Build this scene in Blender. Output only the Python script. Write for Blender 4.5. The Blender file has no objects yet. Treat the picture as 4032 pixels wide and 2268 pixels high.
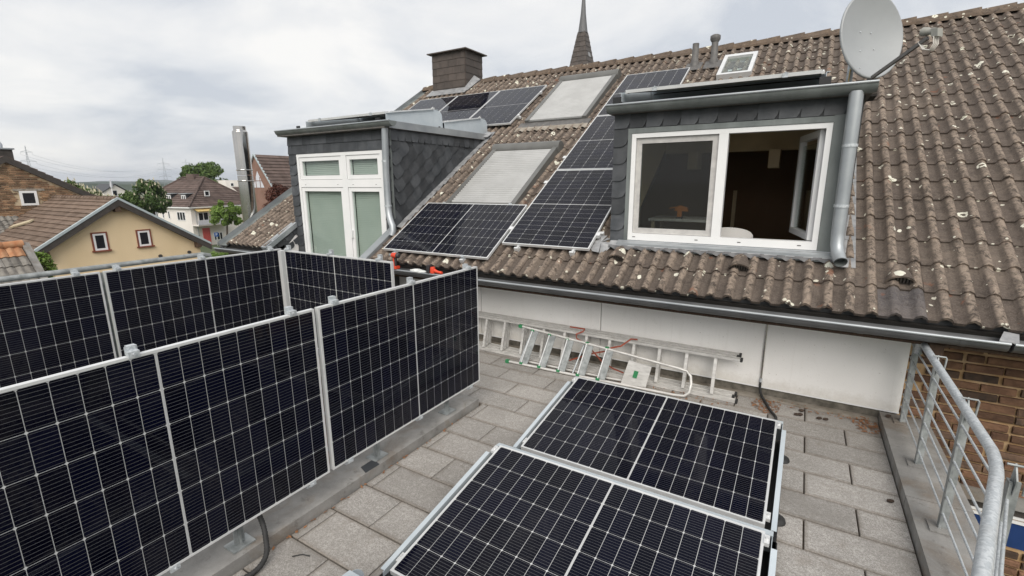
import bpy, math, random
from mathutils import Vector, Matrix
random.seed(7)
R = math.radians
scene = bpy.context.scene
COL = scene.collection

# ---------------------------------------------------------------- camera
cam_data = bpy.data.cameras.new('camera')
cam = bpy.data.objects.new('camera', cam_data)
COL.objects.link(cam)
scene.camera = cam
cam.location = (2.531, -1.825, 2.143)
cam.rotation_euler = (R(77.486), R(0.311), R(31.212))
cam_data.sensor_width = 36.0
cam_data.lens = 16.711
cam_data.clip_start = 0.05
cam_data.clip_end = 9000

# ---------------------------------------------------------------- sky
SUN_EL, SUN_AZ = 42.0, 152.0      # azimuth clockwise from +Y
world = bpy.data.worlds.new('World')
scene.world = world
world.use_nodes = True
nt = world.node_tree
nt.nodes.clear()
def wn(t, **kw):
    n = nt.nodes.new(t)
    for k, v in kw.items():
        setattr(n, k, v)
    return n
w_out = wn('ShaderNodeOutputWorld'); w_bg = wn('ShaderNodeBackground')
w_bg.inputs['Strength'].default_value = 0.1
sky = wn('ShaderNodeTexSky', sky_type='NISHITA', sun_disc=False)
sky.sun_elevation = R(SUN_EL); sky.sun_rotation = R(SUN_AZ)
sky.air_density = 1.0; sky.dust_density = 2.0
tc = wn('ShaderNodeTexCoord'); sep = wn('ShaderNodeSeparateXYZ')
nt.links.new(tc.outputs['Generated'], sep.inputs[0])
def wmath(op, a, b=None, clamp=False):
    n = wn('ShaderNodeMath', operation=op, use_clamp=clamp)
    for i, v in enumerate((a, b)):
        if v is None: continue
        if isinstance(v, (int, float)): n.inputs[i].default_value = v
        else: nt.links.new(v, n.inputs[i])
    return n.outputs[0]
den = wmath('ADD', wmath('ABSOLUTE', sep.outputs[2]), 0.22)
cx = wmath('DIVIDE', sep.outputs[0], den); cy = wmath('DIVIDE', sep.outputs[1], den)
comb = wn('ShaderNodeCombineXYZ'); nt.links.new(cx, comb.inputs[0]); nt.links.new(cy, comb.inputs[1])
comb.inputs[2].default_value = 3.7
n1 = wn('ShaderNodeTexNoise'); n1.inputs['Scale'].default_value = 1.2; n1.inputs['Detail'].default_value = 9
n1.inputs['Roughness'].default_value = 0.56; n1.inputs['Distortion'].default_value = 0.35
nt.links.new(comb.outputs[0], n1.inputs['Vector'])
ramp = wn('ShaderNodeValToRGB'); nt.links.new(n1.outputs['Fac'], ramp.inputs[0])
cr = ramp.color_ramp
cr.elements[0].position = 0.36; cr.elements[0].color = (0.290, 0.306, 0.332, 1)
cr.elements[1].position = 0.66; cr.elements[1].color = (0.468, 0.460, 0.446, 1)
e = cr.elements.new(0.5); e.color = (0.388, 0.392, 0.399, 1)
sc10 = wn('ShaderNodeMixRGB', blend_type='MULTIPLY'); sc10.inputs[0].default_value = 1
nt.links.new(ramp.outputs[0], sc10.inputs[1]); sc10.inputs[2].default_value = (10, 10, 10, 1)
mixs = wn('ShaderNodeMixRGB'); mixs.inputs[0].default_value = 0.955
nt.links.new(sky.outputs[0], mixs.inputs[1]); nt.links.new(sc10.outputs[0], mixs.inputs[2])
nt.links.new(mixs.outputs[0], w_bg.inputs['Color']); nt.links.new(w_bg.outputs[0], w_out.inputs[0])

# ---------------------------------------------------------------- sun behind the cloud
sun_d = bpy.data.lights.new('sun', 'SUN'); sun_d.energy = 1.5; sun_d.angle = R(50); sun_d.color = (1.0, 0.94, 0.86)
sun = bpy.data.objects.new('sun', sun_d); COL.objects.link(sun)
sd = Vector((math.sin(R(SUN_AZ)) * math.cos(R(SUN_EL)), math.cos(R(SUN_AZ)) * math.cos(R(SUN_EL)), math.sin(R(SUN_EL))))
sun.rotation_euler = sd.to_track_quat('Z', 'Y').to_euler()

vs = scene.view_settings
vs.view_transform = 'Standard'; vs.look = 'None'; vs.exposure = 1.1; vs.gamma = 1.0; vs.use_curve_mapping = False
scene.render.engine = 'CYCLES'
scene.cycles.use_denoising = True
scene.cycles.max_bounces = 6
scene.cycles.transparent_max_bounces = 12

# ================================================================ materials
MATS = {}
class NG:
    """small node-graph helper"""
    def __init__(s, name):
        s.m = bpy.data.materials.new(name); s.m.use_nodes = True
        s.t = s.m.node_tree; s.t.nodes.clear()
        s.out = s.t.nodes.new('ShaderNodeOutputMaterial')
        s.p = s.t.nodes.new('ShaderNodeBsdfPrincipled')
        s.t.links.new(s.p.outputs[0], s.out.inputs[0])
        MATS[name] = s.m
    def n(s, t, **kw):
        o = s.t.nodes.new(t)
        for k, v in kw.items(): setattr(o, k, v)
        return o
    def l(s, a, b): s.t.links.new(a, b)
    def setp(s, **kw):
        for k, v in kw.items(): s.p.inputs[k.replace('_', ' ')].default_value = v
    def math(s, op, a, b=None, c=None, clamp=False):
        o = s.n('ShaderNodeMath', operation=op, use_clamp=clamp)
        for i, v in enumerate((a, b, c)):
            if v is None: continue
            if isinstance(v, (int, float)): o.inputs[i].default_value = v
            else: s.l(v, o.inputs[i])
        return o.outputs[0]
    def pos(s): return s.n('ShaderNodeNewGeometry').outputs['Position']
    def objc(s): return s.n('ShaderNodeTexCoord').outputs['Object']
    def scaled(s, vec, sc):
        o = s.n('ShaderNodeVectorMath', operation='MULTIPLY'); s.l(vec, o.inputs[0]); o.inputs[1].default_value = sc; return o.outputs[0]
    def noise(s, vec, scale, detail=4, rough=0.55, dist=0.0):
        o = s.n('ShaderNodeTexNoise'); o.inputs['Scale'].default_value = scale; o.inputs['Detail'].default_value = detail
        o.inputs['Roughness'].default_value = rough; o.inputs['Distortion'].default_value = dist
        s.l(vec, o.inputs['Vector']); return o.outputs['Fac']
    def ramp(s, fac, stops):
        o = s.n('ShaderNodeValToRGB'); s.l(fac, o.inputs[0]); c = o.color_ramp
        while len(c.elements) < len(stops): c.elements.new(0.5)
        for e, (p, col) in zip(c.elements, stops):
            e.position = p; e.color = (*col, 1) if len(col) == 3 else col
        return o.outputs[0]
    def step(s, fac, a, b):
        o = s.n('ShaderNodeMapRange'); s.l(fac, o.inputs[0]); o.inputs[1].default_value = a; o.inputs[2].default_value = b
        return o.outputs[0]
    def mix(s, fac, a, b, mode='MIX'):
        o = s.n('ShaderNodeMixRGB', blend_type=mode)
        for i, v in enumerate((fac, a, b)):
            if isinstance(v, (int, float)): o.inputs[i].default_value = v
            elif isinstance(v, tuple): o.inputs[i].default_value = (*v, 1)
            else: s.l(v, o.inputs[i])
        return o.outputs[0]
    def bump(s, h, strength, dist=0.01):
        o = s.n('ShaderNodeBump'); o.inputs['Strength'].default_value = strength; o.inputs['Distance'].default_value = dist
        s.l(h, o.inputs['Height']); s.l(o.outputs[0], s.p.inputs['Normal'])
    def base(s, c):
        if isinstance(c, tuple): s.p.inputs['Base Color'].default_value = (*c, 1)
        else: s.l(c, s.p.inputs['Base Color'])
    def rnd(s): return s.math('FRACT', s.math('ADD', s.n('ShaderNodeObjectInfo').outputs['Random'], s.n('ShaderNodeNewGeometry').outputs['Random Per Island']))

def M(name, c1, c2=None, scale=6.0, rough=0.6, metal=0.0, bump=0.0, bscale=40.0, rnd=0.0, stretch=(1, 1, 1), detail=5, spec=0.5, bdist=0.004, lo=0.35, hi=0.65, pz=None):
    g = NG(name)
    v = g.scaled(g.pos(), stretch)
    c = g.mix(g.step(g.noise(v, scale, detail), lo, hi), c1, c2 if c2 else tuple(min(1, x * 1.12) for x in c1))
    if rnd:
        f = g.math('MULTIPLY_ADD', g.rnd(), 2 * rnd, 1 - rnd)
        cc = g.n('ShaderNodeCombineXYZ')
        for i in range(3): g.l(f, cc.inputs[i])
        c = g.mix(1.0, c, cc.outputs[0], 'MULTIPLY')
    g.base(c)
    g.setp(Roughness=rough, Metallic=metal, Specular_IOR_Level=spec)
    if bump: g.bump(g.noise(v, bscale, 4), bump, bdist)
    return g

def tile_material(name, base_a, base_b, lichen=True, rolls=True):
    g = NG(name); p = g.pos()
    big = g.noise(p, 1.1, 5); med = g.noise(p, 10.0, 6, 0.65); fine = g.noise(p, 85.0, 3, 0.7)
    c = g.mix(g.step(med, 0.33, 0.68), base_a, base_b)
    r = g.rnd()
    c = g.mix(g.math('MULTIPLY', r, 0.55), c, (0.088, 0.071, 0.061))
    c = g.mix(g.math('MULTIPLY', g.step(big, 0.52, 0.75), 0.45), c, (0.195, 0.158, 0.128))
    mot = g.noise(p, 17.0, 6, 0.72, 0.8)
    if rolls:
        # the rounded rolls are coloured paler and blotchier than the flat pans between them
        sx = g.n('ShaderNodeSeparateXYZ'); g.l(p, sx.inputs[0])
        u = g.math('FRACT', g.math('MULTIPLY', g.math('SUBTRACT', sx.outputs[0], 2.2596), 1 / 0.15))
        roll = g.math('SUBTRACT', 1.0, g.step(g.math('ABSOLUTE', g.math('SUBTRACT', u, 0.5)), 0.14, 0.26))
        c = g.mix(g.math('MULTIPLY', roll, g.step(mot, 0.38, 0.58)), c, (0.262, 0.210, 0.168))
        blk = g.math('MULTIPLY', g.step(g.noise(p, 15.0, 6, 0.75, 0.9), 0.51, 0.60), g.math('MULTIPLY_ADD', roll, 0.42, 0.40))
        c = g.mix(blk, c, (0.036, 0.029, 0.025))
    else:
        c = g.mix(g.math('MULTIPLY', g.step(mot, 0.52, 0.66), 0.75), c, (0.04, 0.032, 0.028))
    c = g.mix(g.math('MULTIPLY', g.step(fine, 0.48, 0.78), 0.35), c, (0.30, 0.26, 0.22))
    c = g.mix(g.math('MULTIPLY', g.step(g.noise(p, 6.0, 4, 0.6), 0.66, 0.72), 0.45), c, (0.24, 0.09, 0.045))
    if lichen:
        d = g.n('ShaderNodeVectorMath', operation='ADD')
        nz = g.n('ShaderNodeTexNoise'); nz.inputs['Scale'].default_value = 24; nz.inputs['Detail'].default_value = 4; g.l(p, nz.inputs['Vector'])
        sc = g.scaled(nz.outputs['Color'], (0.035, 0.035, 0.035)); g.l(p, d.inputs[0]); g.l(sc, d.inputs[1])
        vo = g.n('ShaderNodeTexVoronoi'); vo.inputs['Scale'].default_value = 4.2; g.l(d.outputs[0], vo.inputs['Vector'])
        dist = vo.outputs['Distance']; sepc = g.n('ShaderNodeSeparateColor'); g.l(vo.outputs['Color'], sepc.inputs[0])
        rad = g.math('MULTIPLY_ADD', sepc.outputs[0], 0.16, 0.05)
        inside = g.math('LESS_THAN', dist, rad)
        ringin = g.math('GREATER_THAN', dist, g.math('MULTIPLY', rad, g.math('MULTIPLY', sepc.outputs[2], 0.75)))
        pick = g.math('GREATER_THAN', sepc.outputs[1], 0.12)
        brk = g.math('GREATER_THAN', g.noise(p, 48.0, 3), 0.36)
        f = g.math('MULTIPLY', g.math('MULTIPLY', inside, ringin), g.math('MULTIPLY', pick, brk))
        c = g.mix(g.math('MULTIPLY', f, 0.92), c, (0.68, 0.67, 0.57))
        # lichen settles on the lower lip of each course
        ys = g.n('ShaderNodeSeparateXYZ'); g.l(p, ys.inputs[0])
        sv = g.math('ADD', g.math('MULTIPLY', g.math('SUBTRACT', ys.outputs[1], 2.746), 0.8568 / 0.3315), g.math('MULTIPLY', g.math('SUBTRACT', ys.outputs[2], 1.089), 0.5157 / 0.3315))
        lap = g.math('SUBTRACT', 1.0, g.step(g.math('FRACT', g.math('ADD', sv, 0.02)), 0.08, 0.22))
        sp = g.n('ShaderNodeTexVoronoi'); sp.inputs['Scale'].default_value = 14.0; g.l(d.outputs[0], sp.inputs['Vector'])
        s2 = g.n('ShaderNodeSeparateColor'); g.l(sp.outputs['Color'], s2.inputs[0])
        f2 = g.math('MULTIPLY', g.math('LESS_THAN', sp.outputs['Distance'], g.math('MULTIPLY', s2.outputs[0], 0.26)), g.math('GREATER_THAN', s2.outputs[1], g.math('MULTIPLY_ADD', lap, -0.42, 0.70)))
        c = g.mix(g.math('MULTIPLY', f2, 0.8), c, (0.62, 0.60, 0.50))
    g.base(c); g.setp(Roughness=0.9, Specular_IOR_Level=0.2)
    g.bump(g.noise(p, 150.0, 5, 0.7), 0.6, 0.005)
    return g

tile_material('roof_tile', (0.074, 0.060, 0.051), (0.128, 0.103, 0.086))
tile_material('roof_tile_dark', (0.085, 0.078, 0.080), (0.115, 0.105, 0.105), False, False)
tile_material('ridge_tile', (0.095, 0.070, 0.052), (0.18, 0.130, 0.092), True, False)
M('roof_under', (0.02, 0.018, 0.016), rough=0.95)
M('slate', (0.035, 0.039, 0.044), (0.066, 0.070, 0.076), scale=7, rough=0.5, rnd=0.38, bump=0.25, bscale=35, bdist=0.003)
M('slate_cap', (0.030, 0.033, 0.037), rough=0.5)
M('zinc', (0.30, 0.325, 0.345), (0.40, 0.425, 0.44), scale=3, rough=0.42, metal=0.45, bump=0.05, bscale=12)
M('zinc_weathered', (0.135, 0.150, 0.148), (0.215, 0.235, 0.230), scale=5, rough=0.5, metal=0.35, stretch=(1, 1, 0.3))
M('lead_dark', (0.085, 0.086, 0.09), (0.15, 0.15, 0.155), scale=9, rough=0.6, metal=0.1, bump=0.4, bscale=14, bdist=0.01)
M('lead', (0.20, 0.205, 0.215), (0.36, 0.365, 0.37), scale=9, rough=0.6, metal=0.2, bump=0.5, bscale=14, bdist=0.01)
M('gutter_dark', (0.085, 0.088, 0.092), (0.125, 0.127, 0.13), scale=4, rough=0.5, metal=0.3)
g = NG('galvanised'); p = g.pos(); vo = g.n('ShaderNodeTexVoronoi'); vo.inputs['Scale'].default_value = 95; g.l(p, vo.inputs['Vector'])
sc_ = g.n('ShaderNodeSeparateColor'); g.l(vo.outputs['Color'], sc_.inputs[0])
c = g.mix(sc_.outputs[0], (0.40, 0.435, 0.46), (0.58, 0.61, 0.63))
c = g.mix(g.math('MULTIPLY', g.step(g.noise(p, 9.0, 6, 0.7), 0.5, 0.72), 0.45), c, (0.34, 0.35, 0.345))
c = g.mix(g.math('MULTIPLY', g.step(g.noise(p, 26.0, 5, 0.7), 0.64, 0.74), 0.5), c, (0.74, 0.75, 0.75))
g.base(c); g.setp(Roughness=0.48, Metallic=0.3); g.bump(g.noise(p, 70.0, 3), 0.15, 0.003)
M('galvanised_old', (0.20, 0.215, 0.215), (0.36, 0.38, 0.38), scale=16, rough=0.55, metal=0.3)
M('aluminium', (0.66, 0.67, 0.675), (0.74, 0.75, 0.75), scale=8, rough=0.4, metal=0.35)
M('aluminium_worn', (0.52, 0.51, 0.49), (0.70, 0.69, 0.665), scale=30, rough=0.45, metal=0.25, stretch=(0.3, 1, 1))
M('mount_steel', (0.54, 0.605, 0.65), (0.61, 0.67, 0.71), scale=6, rough=0.4, metal=0.25)
M('stainless', (0.50, 0.485, 0.46), (0.56, 0.54, 0.515), scale=2, rough=0.12, metal=1.0)
M('black_plastic', (0.012, 0.012, 0.013), rough=0.45)
M('rubber', (0.016, 0.016, 0.016), (0.03, 0.03, 0.03), scale=30, rough=0.7)
M('pvc_white', (0.74, 0.75, 0.75), (0.79, 0.79, 0.79), scale=3, rough=0.32)
M('fly_screen_frame', (0.42, 0.41, 0.40), (0.52, 0.51, 0.49), scale=12, rough=0.8, bump=0.6, bscale=9, bdist=0.02)
g = NG('wall_board'); p = g.pos(); sz = g.n('ShaderNodeSeparateXYZ'); g.l(p, sz.inputs[0])
c = g.mix(g.step(g.noise(p, 1.4, 5), 0.35, 0.65), (0.81, 0.80, 0.775), (0.87, 0.86, 0.84))
strk = g.noise(g.scaled(p, (26, 26, 1.1)), 1.0, 5, 0.65)
c = g.mix(g.math('MULTIPLY', g.step(strk, 0.55, 0.80), 0.13), c, (0.46, 0.43, 0.37))
spl = g.math('SUBTRACT', 1.0, g.step(g.math('ADD', sz.outputs[2], g.math('MULTIPLY', g.math('SUBTRACT', g.noise(p, 16.0, 5, 0.7), 0.5), 0.22)), 0.10, 0.22))
c = g.mix(g.math('MULTIPLY', spl, 0.38), c, (0.40, 0.36, 0.29))
c = g.mix(g.math('MULTIPLY', g.step(g.noise(p, 3.1, 6, 0.7, 0.5), 0.62, 0.72), 0.16), c, (0.42, 0.42, 0.36))
c = g.mix(g.math('MULTIPLY', g.step(g.noise(p, 60.0, 2), 0.70, 0.74), 0.4), c, (0.35, 0.32, 0.27))
g.base(c); g.setp(Roughness=0.7); g.bump(g.noise(p, 2.2, 3), 0.25, 0.02)
M('plinth', (0.075, 0.068, 0.055), (0.17, 0.155, 0.13), scale=14, rough=0.9, bump=0.5, bscale=60)
g = NG('concrete'); p = g.pos()
c = g.mix(g.step(g.noise(p, 4.0, 7, 0.62), 0.32, 0.70), (0.175, 0.170, 0.162), (0.31, 0.302, 0.288))
c = g.mix(g.math('MULTIPLY', g.step(g.noise(p, 2.1, 6, 0.65, 0.6), 0.50, 0.64), 0.6), c, (0.165, 0.125, 0.088))
c = g.mix(g.math('MULTIPLY', g.step(g.noise(p, 11.0, 6, 0.7), 0.58, 0.68), 0.5), c, (0.10, 0.092, 0.082))
c = g.mix(g.math('MULTIPLY', g.step(g.noise(p, 130.0, 2), 0.6, 0.7), 0.25), c, (0.42, 0.41, 0.39))
g.base(c); g.setp(Roughness=0.85, Specular_IOR_Level=0.3); g.bump(g.noise(p, 70.0, 5, 0.7), 0.4, 0.005)
M('concrete_strip', (0.20, 0.175, 0.14), (0.33, 0.30, 0.26), scale=7, rough=0.9, bump=0.3, bscale=60)
M('joint_sand', (0.05, 0.037, 0.027), (0.095, 0.07, 0.05), scale=20, rough=0.95)
M('mortar_tan', (0.36, 0.225, 0.11), (0.52, 0.37, 0.22), scale=10, rough=0.95, bump=0.5, bscale=90)
M('brick_red', (0.110, 0.058, 0.036), (0.205, 0.112, 0.066), scale=11, rough=0.9, rnd=0.3, bump=0.8, bscale=45, bdist=0.012)
M('brick_dark', (0.065, 0.044, 0.033), (0.14, 0.085, 0.056), scale=14, rough=0.9, rnd=0.4, bump=0.6, bscale=55, bdist=0.008)
M('brick_tan', (0.28, 0.16, 0.085), (0.40, 0.25, 0.14), scale=11, rough=0.9, rnd=0.3, bump=0.5, bscale=55)
M('dish_grey', (0.30, 0.315, 0.325), (0.335, 0.35, 0.36), scale=2.5, rough=0.45)
M('pipe_grey', (0.085, 0.082, 0.080), (0.13, 0.125, 0.12), scale=12, rough=0.6)
M('shutter_slat', (0.44, 0.44, 0.43), (0.50, 0.50, 0.49), scale=4, rough=0.36, metal=0.3)
M('shutter_case', (0.125, 0.125, 0.118), (0.155, 0.155, 0.148), scale=4, rough=0.42, metal=0.2)
M('blind_slat', (0.43, 0.452, 0.43), (0.48, 0.495, 0.475), scale=3, rough=0.6)
M('strap_red', (0.27, 0.06, 0.035), (0.34, 0.085, 0.05), scale=20, rough=0.7)
M('tool_red', (0.62, 0.060, 0.025), rough=0.4)
M('tool_black', (0.03, 0.03, 0.032), rough=0.55)
M('green_plastic', (0.03, 0.20, 0.08), rough=0.5)
M('bag_plastic', (0.55, 0.57, 0.56), (0.75, 0.76, 0.75), scale=25, rough=0.25)
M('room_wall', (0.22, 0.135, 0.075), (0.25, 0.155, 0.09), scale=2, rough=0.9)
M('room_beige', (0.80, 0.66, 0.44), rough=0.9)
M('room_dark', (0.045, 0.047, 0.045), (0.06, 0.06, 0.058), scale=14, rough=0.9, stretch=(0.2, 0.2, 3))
M('room_beam', (0.62, 0.50, 0.34), rough=0.8)
M('toy_orange', (0.75, 0.24, 0.02), rough=0.4)
M('wood_dark', (0.055, 0.032, 0.02), (0.09, 0.055, 0.034), scale=12, rough=0.8, stretch=(6, 1, 1))
M('white_paint', (0.74, 0.725, 0.70), (0.80, 0.785, 0.765), scale=1.0, rough=0.85)
M('render_beige', (0.70, 0.545, 0.34), (0.80, 0.64, 0.42), scale=0.7, rough=0.9, stretch=(1, 1, 0.45), bump=0.08, bscale=25)
M('verge_dark', (0.042, 0.036, 0.032), (0.06, 0.052, 0.046), scale=6, rough=0.75)
M('verge_zinc', (0.42, 0.48, 0.50), rough=0.5, metal=0.2)
M('old_tile_brown', (0.115, 0.078, 0.055), (0.185, 0.132, 0.10), scale=2.6, rough=0.95, bump=0.5, bscale=14, bdist=0.03, rnd=0.15)
M('old_tile_grey', (0.12, 0.11, 0.098), (0.25, 0.235, 0.21), scale=5, rough=0.95, rnd=0.25)
M('old_tile_orange', (0.34, 0.14, 0.062), (0.40, 0.22, 0.12), scale=6, rough=0.9, rnd=0.2)
M('far_tile', (0.075, 0.052, 0.044), (0.125, 0.09, 0.078), scale=1.3, rough=0.95, rnd=0.15, bump=0.6, bscale=5, bdist=0.06)
M('far_wall_white', (0.70, 0.665, 0.62), (0.76, 0.725, 0.68), scale=0.5, rough=0.9)
M('far_wall_brown', (0.20, 0.115, 0.085), (0.25, 0.15, 0.115), scale=1.2, rough=0.95)
M('window_trim_red', (0.16, 0.045, 0.025), (0.24, 0.07, 0.04), scale=9, rough=0.7)
M('door_red', (0.55, 0.10, 0.09), rough=0.5)
M('sign_blue', (0.03, 0.11, 0.36), rough=0.4)
M('awning_yellow', (0.50, 0.36, 0.14), rough=0.8)
M('balcony_glass', (0.55, 0.56, 0.60), rough=0.4)
M('blue_pane', (0.012, 0.035, 0.12), (0.02, 0.05, 0.17), scale=3, rough=0.25)
M('wood_plank', (0.42, 0.36, 0.25), rough=0.8)
M('car_paint', (0.62, 0.63, 0.64), rough=0.25)
M('bark', (0.055, 0.042, 0.032), (0.10, 0.08, 0.062), scale=8, rough=0.95)
M('pylon_steel', (0.28, 0.31, 0.33), rough=0.7)
M('dry_leaf', (0.20, 0.085, 0.035), (0.30, 0.15, 0.07), scale=30, rough=0.9)
M('cone_brown', (0.035, 0.022, 0.016), (0.06, 0.04, 0.028), scale=60, rough=0.9)
M('lnb_grey', (0.26, 0.26, 0.235), rough=0.6)
M('cable_white', (0.66, 0.63, 0.58), rough=0.6)
M('cable_yellow', (0.55, 0.40, 0.16), rough=0.6)
M('hill_green', (0.050, 0.072, 0.052), (0.085, 0.11, 0.07), scale=0.02, rough=1.0)
M('ground_green', (0.060, 0.085, 0.035), (0.12, 0.125, 0.075), scale=0.06, rough=1.0)
M('asphalt', (0.045, 0.045, 0.046), (0.065, 0.064, 0.063), scale=2, rough=0.95)
M('gravel_roof', (0.10, 0.095, 0.09), (0.16, 0.15, 0.14), scale=20, rough=0.95)
M('flat_steel_white', (0.70, 0.71, 0.72), rough=0.5)

# granite-look paving with speckle and damp staining
g = NG('paving'); p = g.pos()
sp = g.noise(p, 260.0, 3, 0.8); sp2 = g.noise(p, 75.0, 4, 0.7); st = g.noise(p, 1.7, 6, 0.6); st2 = g.noise(p, 6.0, 6, 0.65)
c = g.mix(g.step(sp, 0.38, 0.64), (0.17, 0.160, 0.150), (0.57, 0.545, 0.515))
c = g.mix(g.math('MULTIPLY', g.step(sp2, 0.44, 0.60), 0.62), c, (0.20, 0.185, 0.168))
c = g.mix(g.math('MULTIPLY', g.step(g.noise(p, 30.0, 5, 0.7), 0.5, 0.66), 0.45), c, (0.54, 0.52, 0.49))
c = g.mix(g.math('MULTIPLY', g.step(st, 0.45, 0.66), 0.55), c, (0.20, 0.187, 0.170))
c = g.mix(g.math('MULTIPLY', g.step(st2, 0.55, 0.70), 0.35), c, (0.19, 0.16, 0.13))
# dirt that has crept in from the joints (slab-local coordinates run from the slab corner)
oc = g.objc(); so = g.n('ShaderNodeSeparateXYZ'); g.l(oc, so.inputs[0])
ey = g.math('MINIMUM', so.outputs[1], g.math('SUBTRACT', 0.291, so.outputs[1])); ed = g.math('MINIMUM', ey, so.outputs[0])
ed = g.math('ADD', ed, g.math('MULTIPLY', g.math('SUBTRACT', g.noise(p, 22.0, 4, 0.7), 0.5), 0.05))
c = g.mix(g.math('MULTIPLY', g.math('SUBTRACT', 1.0, g.step(ed, 0.002, 0.028)), 0.5), c, (0.15, 0.125, 0.10))
f = g.math('MULTIPLY_ADD', g.rnd(), 0.24, 0.88); cc = g.n('ShaderNodeCombineXYZ')
for i in range(3): g.l(f, cc.inputs[i])
g.base(g.mix(1.0, c, cc.outputs[0], 'MULTIPLY')); g.setp(Roughness=0.8, Specular_IOR_Level=0.3); g.bump(sp2, 0.5, 0.004)

def ar_glass(g):
    """anti-reflective module glass: hardly reflects head-on, mirrors the sky at grazing angles"""
    g.setp(Roughness=0.6, Specular_IOR_Level=0.0)
    lw = g.n('ShaderNodeLayerWeight'); lw.inputs[0].default_value = 0.5
    f = g.math('MULTIPLY_ADD', g.math('POWER', lw.outputs['Facing'], 4.5), 0.92, 0.014)
    gl = g.n('ShaderNodeBsdfGlossy'); gl.inputs['Roughness'].default_value = 0.035
    mx = g.n('ShaderNodeMixShader'); g.l(f, mx.inputs[0]); g.l(g.p.outputs[0], mx.inputs[1]); g.l(gl.outputs[0], mx.inputs[2]); g.l(mx.outputs[0], g.out.inputs[0])
# solar cell: near-black silicon under glass, thin silver wires along the long side of the module
g = NG('solar_cell'); oc = g.objc(); sx = g.n('ShaderNodeSeparateXYZ'); g.l(oc, sx.inputs[0])
fr = g.math('FRACT', g.math('MULTIPLY', sx.outputs[1], 1 / 0.0182))
wire = g.math('LESS_THAN', g.math('ABSOLUTE', g.math('SUBTRACT', fr, 0.5)), 0.045)
cb = g.mix(g.rnd(), (0.0011, 0.0014, 0.0052), (0.0019, 0.0024, 0.0105))
cb = g.mix(wire, cb, (0.095, 0.097, 0.103))
pp = g.pos(); du_ = g.math('MULTIPLY', g.step(g.noise(pp, 2.3, 6, 0.65), 0.45, 0.75), g.step(g.noise(pp, 38.0, 4, 0.7), 0.35, 0.7))
g.base(g.mix(g.math('MULTIPLY', du_, 0.045), cb, (0.42, 0.40, 0.37)))
ar_glass(g)
g = NG('backsheet'); g.base((0.52, 0.53, 0.53)); ar_glass(g)
g = NG('cell_ribbon'); g.base((0.45, 0.455, 0.46)); ar_glass(g)

def glass_material(name, tint, refl_rough=0.01, ior=1.5, body=None, bodyf=0.0):
    g = NG(name); t = g.t
    tr = g.n('ShaderNodeBsdfTransparent'); tr.inputs[0].default_value = (*tint, 1)
    gl = g.n('ShaderNodeBsdfGlossy'); gl.inputs['Roughness'].default_value = refl_rough
    lw = g.n('ShaderNodeLayerWeight'); lw.inputs[0].default_value = 0.5
    f0 = ((ior - 1) / (ior + 1)) ** 2
    sch = g.math('MULTIPLY_ADD', g.math('POWER', lw.outputs['Facing'], 5.0), 1 - f0, f0)
    mx = g.n('ShaderNodeMixShader'); g.l(sch, mx.inputs[0]); g.l(tr.outputs[0], mx.inputs[1]); g.l(gl.outputs[0], mx.inputs[2])
    res = mx.outputs[0]
    if body:
        df = g.n('ShaderNodeBsdfDiffuse'); df.inputs[0].default_value = (*body, 1)
        m2 = g.n('ShaderNodeMixShader'); m2.inputs[0].default_value = bodyf; g.l(res, m2.inputs[1]); g.l(df.outputs[0], m2.inputs[2]); res = m2.outputs[0]
    g.l(res, g.out.inputs[0]); t.nodes.remove(g.p)
glass_material('window_glass', (0.90, 0.94, 0.92))
glass_material('far_glass', (0.25, 0.27, 0.30), ior=1.6)
glass_material('fly_net', (0.78, 0.78, 0.78), 0.3, 1.15, (0.10, 0.10, 0.10), 0.12)

def leaf_material(name, a, b, rough=0.6, light=0.25):
    g = NG(name); p = g.pos()
    c = g.mix(g.step(g.noise(p, 0.9, 3), 0.3, 0.7), a, b)
    wn_ = g.n('ShaderNodeTexWhiteNoise'); g.l(g.scaled(p, (3, 3, 3)), wn_.inputs['Vector'])
    c = g.mix(g.math('MULTIPLY', wn_.outputs[0], 0.35), c, tuple(min(1, x * 1.9) for x in b))
    g.base(c); g.setp(Roughness=rough, Specular_IOR_Level=0.3)
    tl = g.n('ShaderNodeBsdfTranslucent'); g.l(c, tl.inputs[0])
    mx = g.n('ShaderNodeMixShader'); mx.inputs[0].default_value = light
    g.l(g.p.outputs[0], mx.inputs[1]); g.l(tl.outputs[0], mx.inputs[2]); g.l(mx.outputs[0], g.out.inputs[0])
leaf_material('leaf_dark', (0.040, 0.072, 0.020), (0.078, 0.128, 0.038))
leaf_material('leaf_mid', (0.050, 0.085, 0.022), (0.095, 0.145, 0.040))
leaf_material('leaf_light', (0.085, 0.140, 0.026), (0.15, 0.23, 0.050))
leaf_material('leaf_red', (0.045, 0.018, 0.014), (0.105, 0.040, 0.026))
leaf_material('blossom', (0.52, 0.46, 0.32), (0.62, 0.56, 0.42))

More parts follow.
